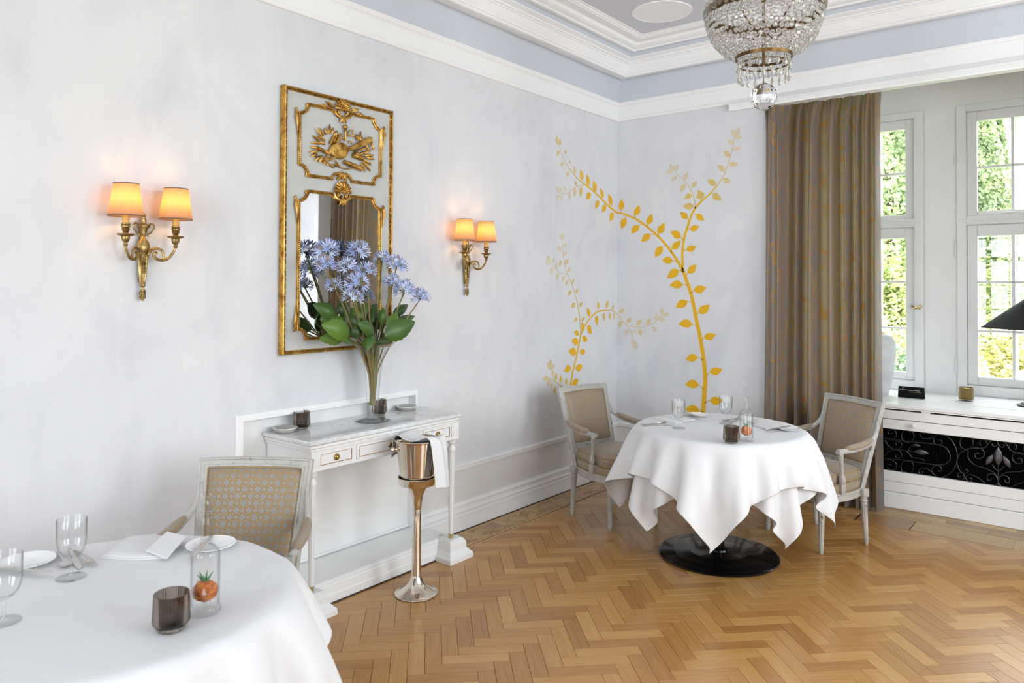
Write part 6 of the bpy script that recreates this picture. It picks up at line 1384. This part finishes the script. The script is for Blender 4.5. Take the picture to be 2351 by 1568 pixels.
def cone(c, r, h, lump=.18, pw=.8):
    ph = np.random.RandomState(int(abs(c[0]*100))).rand(12)*6.28
    def f(rg, n):
        t = rg.rand(n)**.9; a = rg.rand(n)*6.283; rr = r*(1-t)**pw*(1+lump*np.sin(a*5+ph[0]+t*9)+lump*.7*np.sin(a*9+t*22+ph[1]))*(.72+.28*rg.rand(n)**.4)
        N3 = np.stack([np.cos(a), np.sin(a), np.full(n, .35)], 1)/1.06; return np.stack([c[0]+rr*np.cos(a), c[1]+rr*np.sin(a), c[2]+h*t], 1), N3
    return f
def dome(c, rx, ry, rz, lump=.12):
    ph = np.random.RandomState(int(abs(c[0]*77+c[1]*13))).rand(4)*6.28
    def f(rg, n):
        z = rg.rand(n); a = rg.rand(n)*6.283; q = np.sqrt(1-z*z); k = (1+lump*np.sin(a*6+ph[0]+z*7)+lump*np.sin(a*11+z*13+ph[1]))*(.8+.2*rg.rand(n))
        N3 = np.stack([q*np.cos(a), q*np.sin(a), z], 1); return np.array(c)+N3*k[:, None]*np.array([rx, ry, rz]), N3
    return f
def plant(name, label, cat, c, shape, n, size, mat, trunk, seed, group=None):
    t = thing(name, label, cat, c, group=group); m = foliage(n, shape, size, seed); o = part(t, m, 'foliage', mat, smooth=False, recalc=False); o['kind'] = 'stuff'
    m = MB(); m.tube([c, (c[0]+.02, c[1], c[2]+trunk*.5), (c[0], c[1], c[2]+trunk)], [.09, .07, .03], 8); part(t, m, 'trunk', 'bark'); return t
def gp(u, y): p = ony(u, 600, y); return (p.x, y, GZ)
plant('conifer', 'tall green conifer filling the view of the window by the curtain', 'tree', gp(2040, 7.6), cone(gp(2040, 7.6), 1.25, 7.6, .14, .7), 36000, .06, 'tree_leaf', 6.5, 1)
plant('conifer', 'tall pale conifer against white sky in the window beside the lamp', 'tree', gp(2240, 9.2), cone(gp(2240, 9.2), .86, 7.2, .22, .75), 34000, .06, 'tree_leaf', 6.5, 2)
plant('conifer', 'green conifer standing behind the wall pier between the windows', 'tree', gp(2150, 9.6), cone(gp(2150, 9.6), 1.1, 6.4, .2, .7), 20000, .07, 'tree_leaf', 5.5, 3)
plant('hedge', 'rounded mid green hedge below the pale conifer', 'hedge', gp(2290, 7.2), dome(gp(2290, 7.2), 1.6, .7, 2.35), 24000, .055, 'hedge_leaf', 1.2, 4)
plant('hedge', 'rounded bright green hedge in the window by the curtain', 'hedge', gp(2060, 6.2), dome(gp(2060, 6.2), .85, .6, 2.45), 22000, .05, 'hedge_leaf', 1.2, 5)
plant('shrub', 'yellow-green flowering shrub behind the gold tealight holder', 'shrub', gp(2275, 5.0), dome(gp(2275, 5.0), 1.0, .6, 1.62), 16000, .045, 'shrub_leaf', .8, 6)
plant('shrub', 'low blue-green shrub in the lowest pane by the grey ceramic vase', 'shrub', gp(2085, 4.3), dome(gp(2085, 4.3), .36, .36, 1.42), 9000, .042, 'blue_leaf', .7, 7)
plant('shrub', 'low pale shrub left of the blue-green shrub', 'shrub', gp(2030, 4.9), dome(gp(2030, 4.9), .55, .45, 1.62), 9000, .042, 'shrub_leaf', .7, 8)
rs = random.Random(9); wl = thing('stone_wall', 'low wall of rough garden stones beside the yellow-green shrub', 'wall', gp(2345, 4.6)); c = Vector(gp(2345, 4.6))
for j in range(6):
    for i in range(6):
        m = MB(); m.box(c+Vector((-.08+i*.21+.1*(j % 2)+rs.uniform(-.02, .02), rs.uniform(-.03, .03), .10+j*.20)), (.20, .22, .19), bev=.05, M=Matrix.Rotation(rs.uniform(-.08, .08), 3, 'Y')); part(wl, m, 'stone', 'stone')
hc = Vector(ony(2352, 600, 24)); hc.z = GZ
hs = thing('house', 'distant white house with grey slate roof beyond the hedge', 'house', hc)
zt = ony(2340, 598, 24).z; zr = ony(2340, 505, 24).z
m = MB(); m.bx(hc.x-.6, hc.x+9, 24, 29, GZ, zt); part(hs, m, 'walls', 'house_white', smooth=False)
m = MB(); m.add([(hc.x-.8, 23.7, zt), (hc.x+9.2, 23.7, zt), (hc.x+9.2, 26.5, zr+1), (hc.x-.8, 26.5, zr+1), (hc.x-.8, 29.3, zt), (hc.x+9.2, 29.3, zt)], [(0, 1, 2, 3), (3, 2, 5, 4), (0, 3, 4), (1, 5, 2), (0, 4, 5, 1)]); part(hs, m, 'roof', 'roof_slate', smooth=False)
for k in range(3):
    m = MB(); m.bx(hc.x+.4+k*2.2, hc.x+1.3+k*2.2, 23.95, 24.0, GZ+1.1, GZ+2.3, .02); part(hs, m, 'window', 'black_satin', smooth=False)
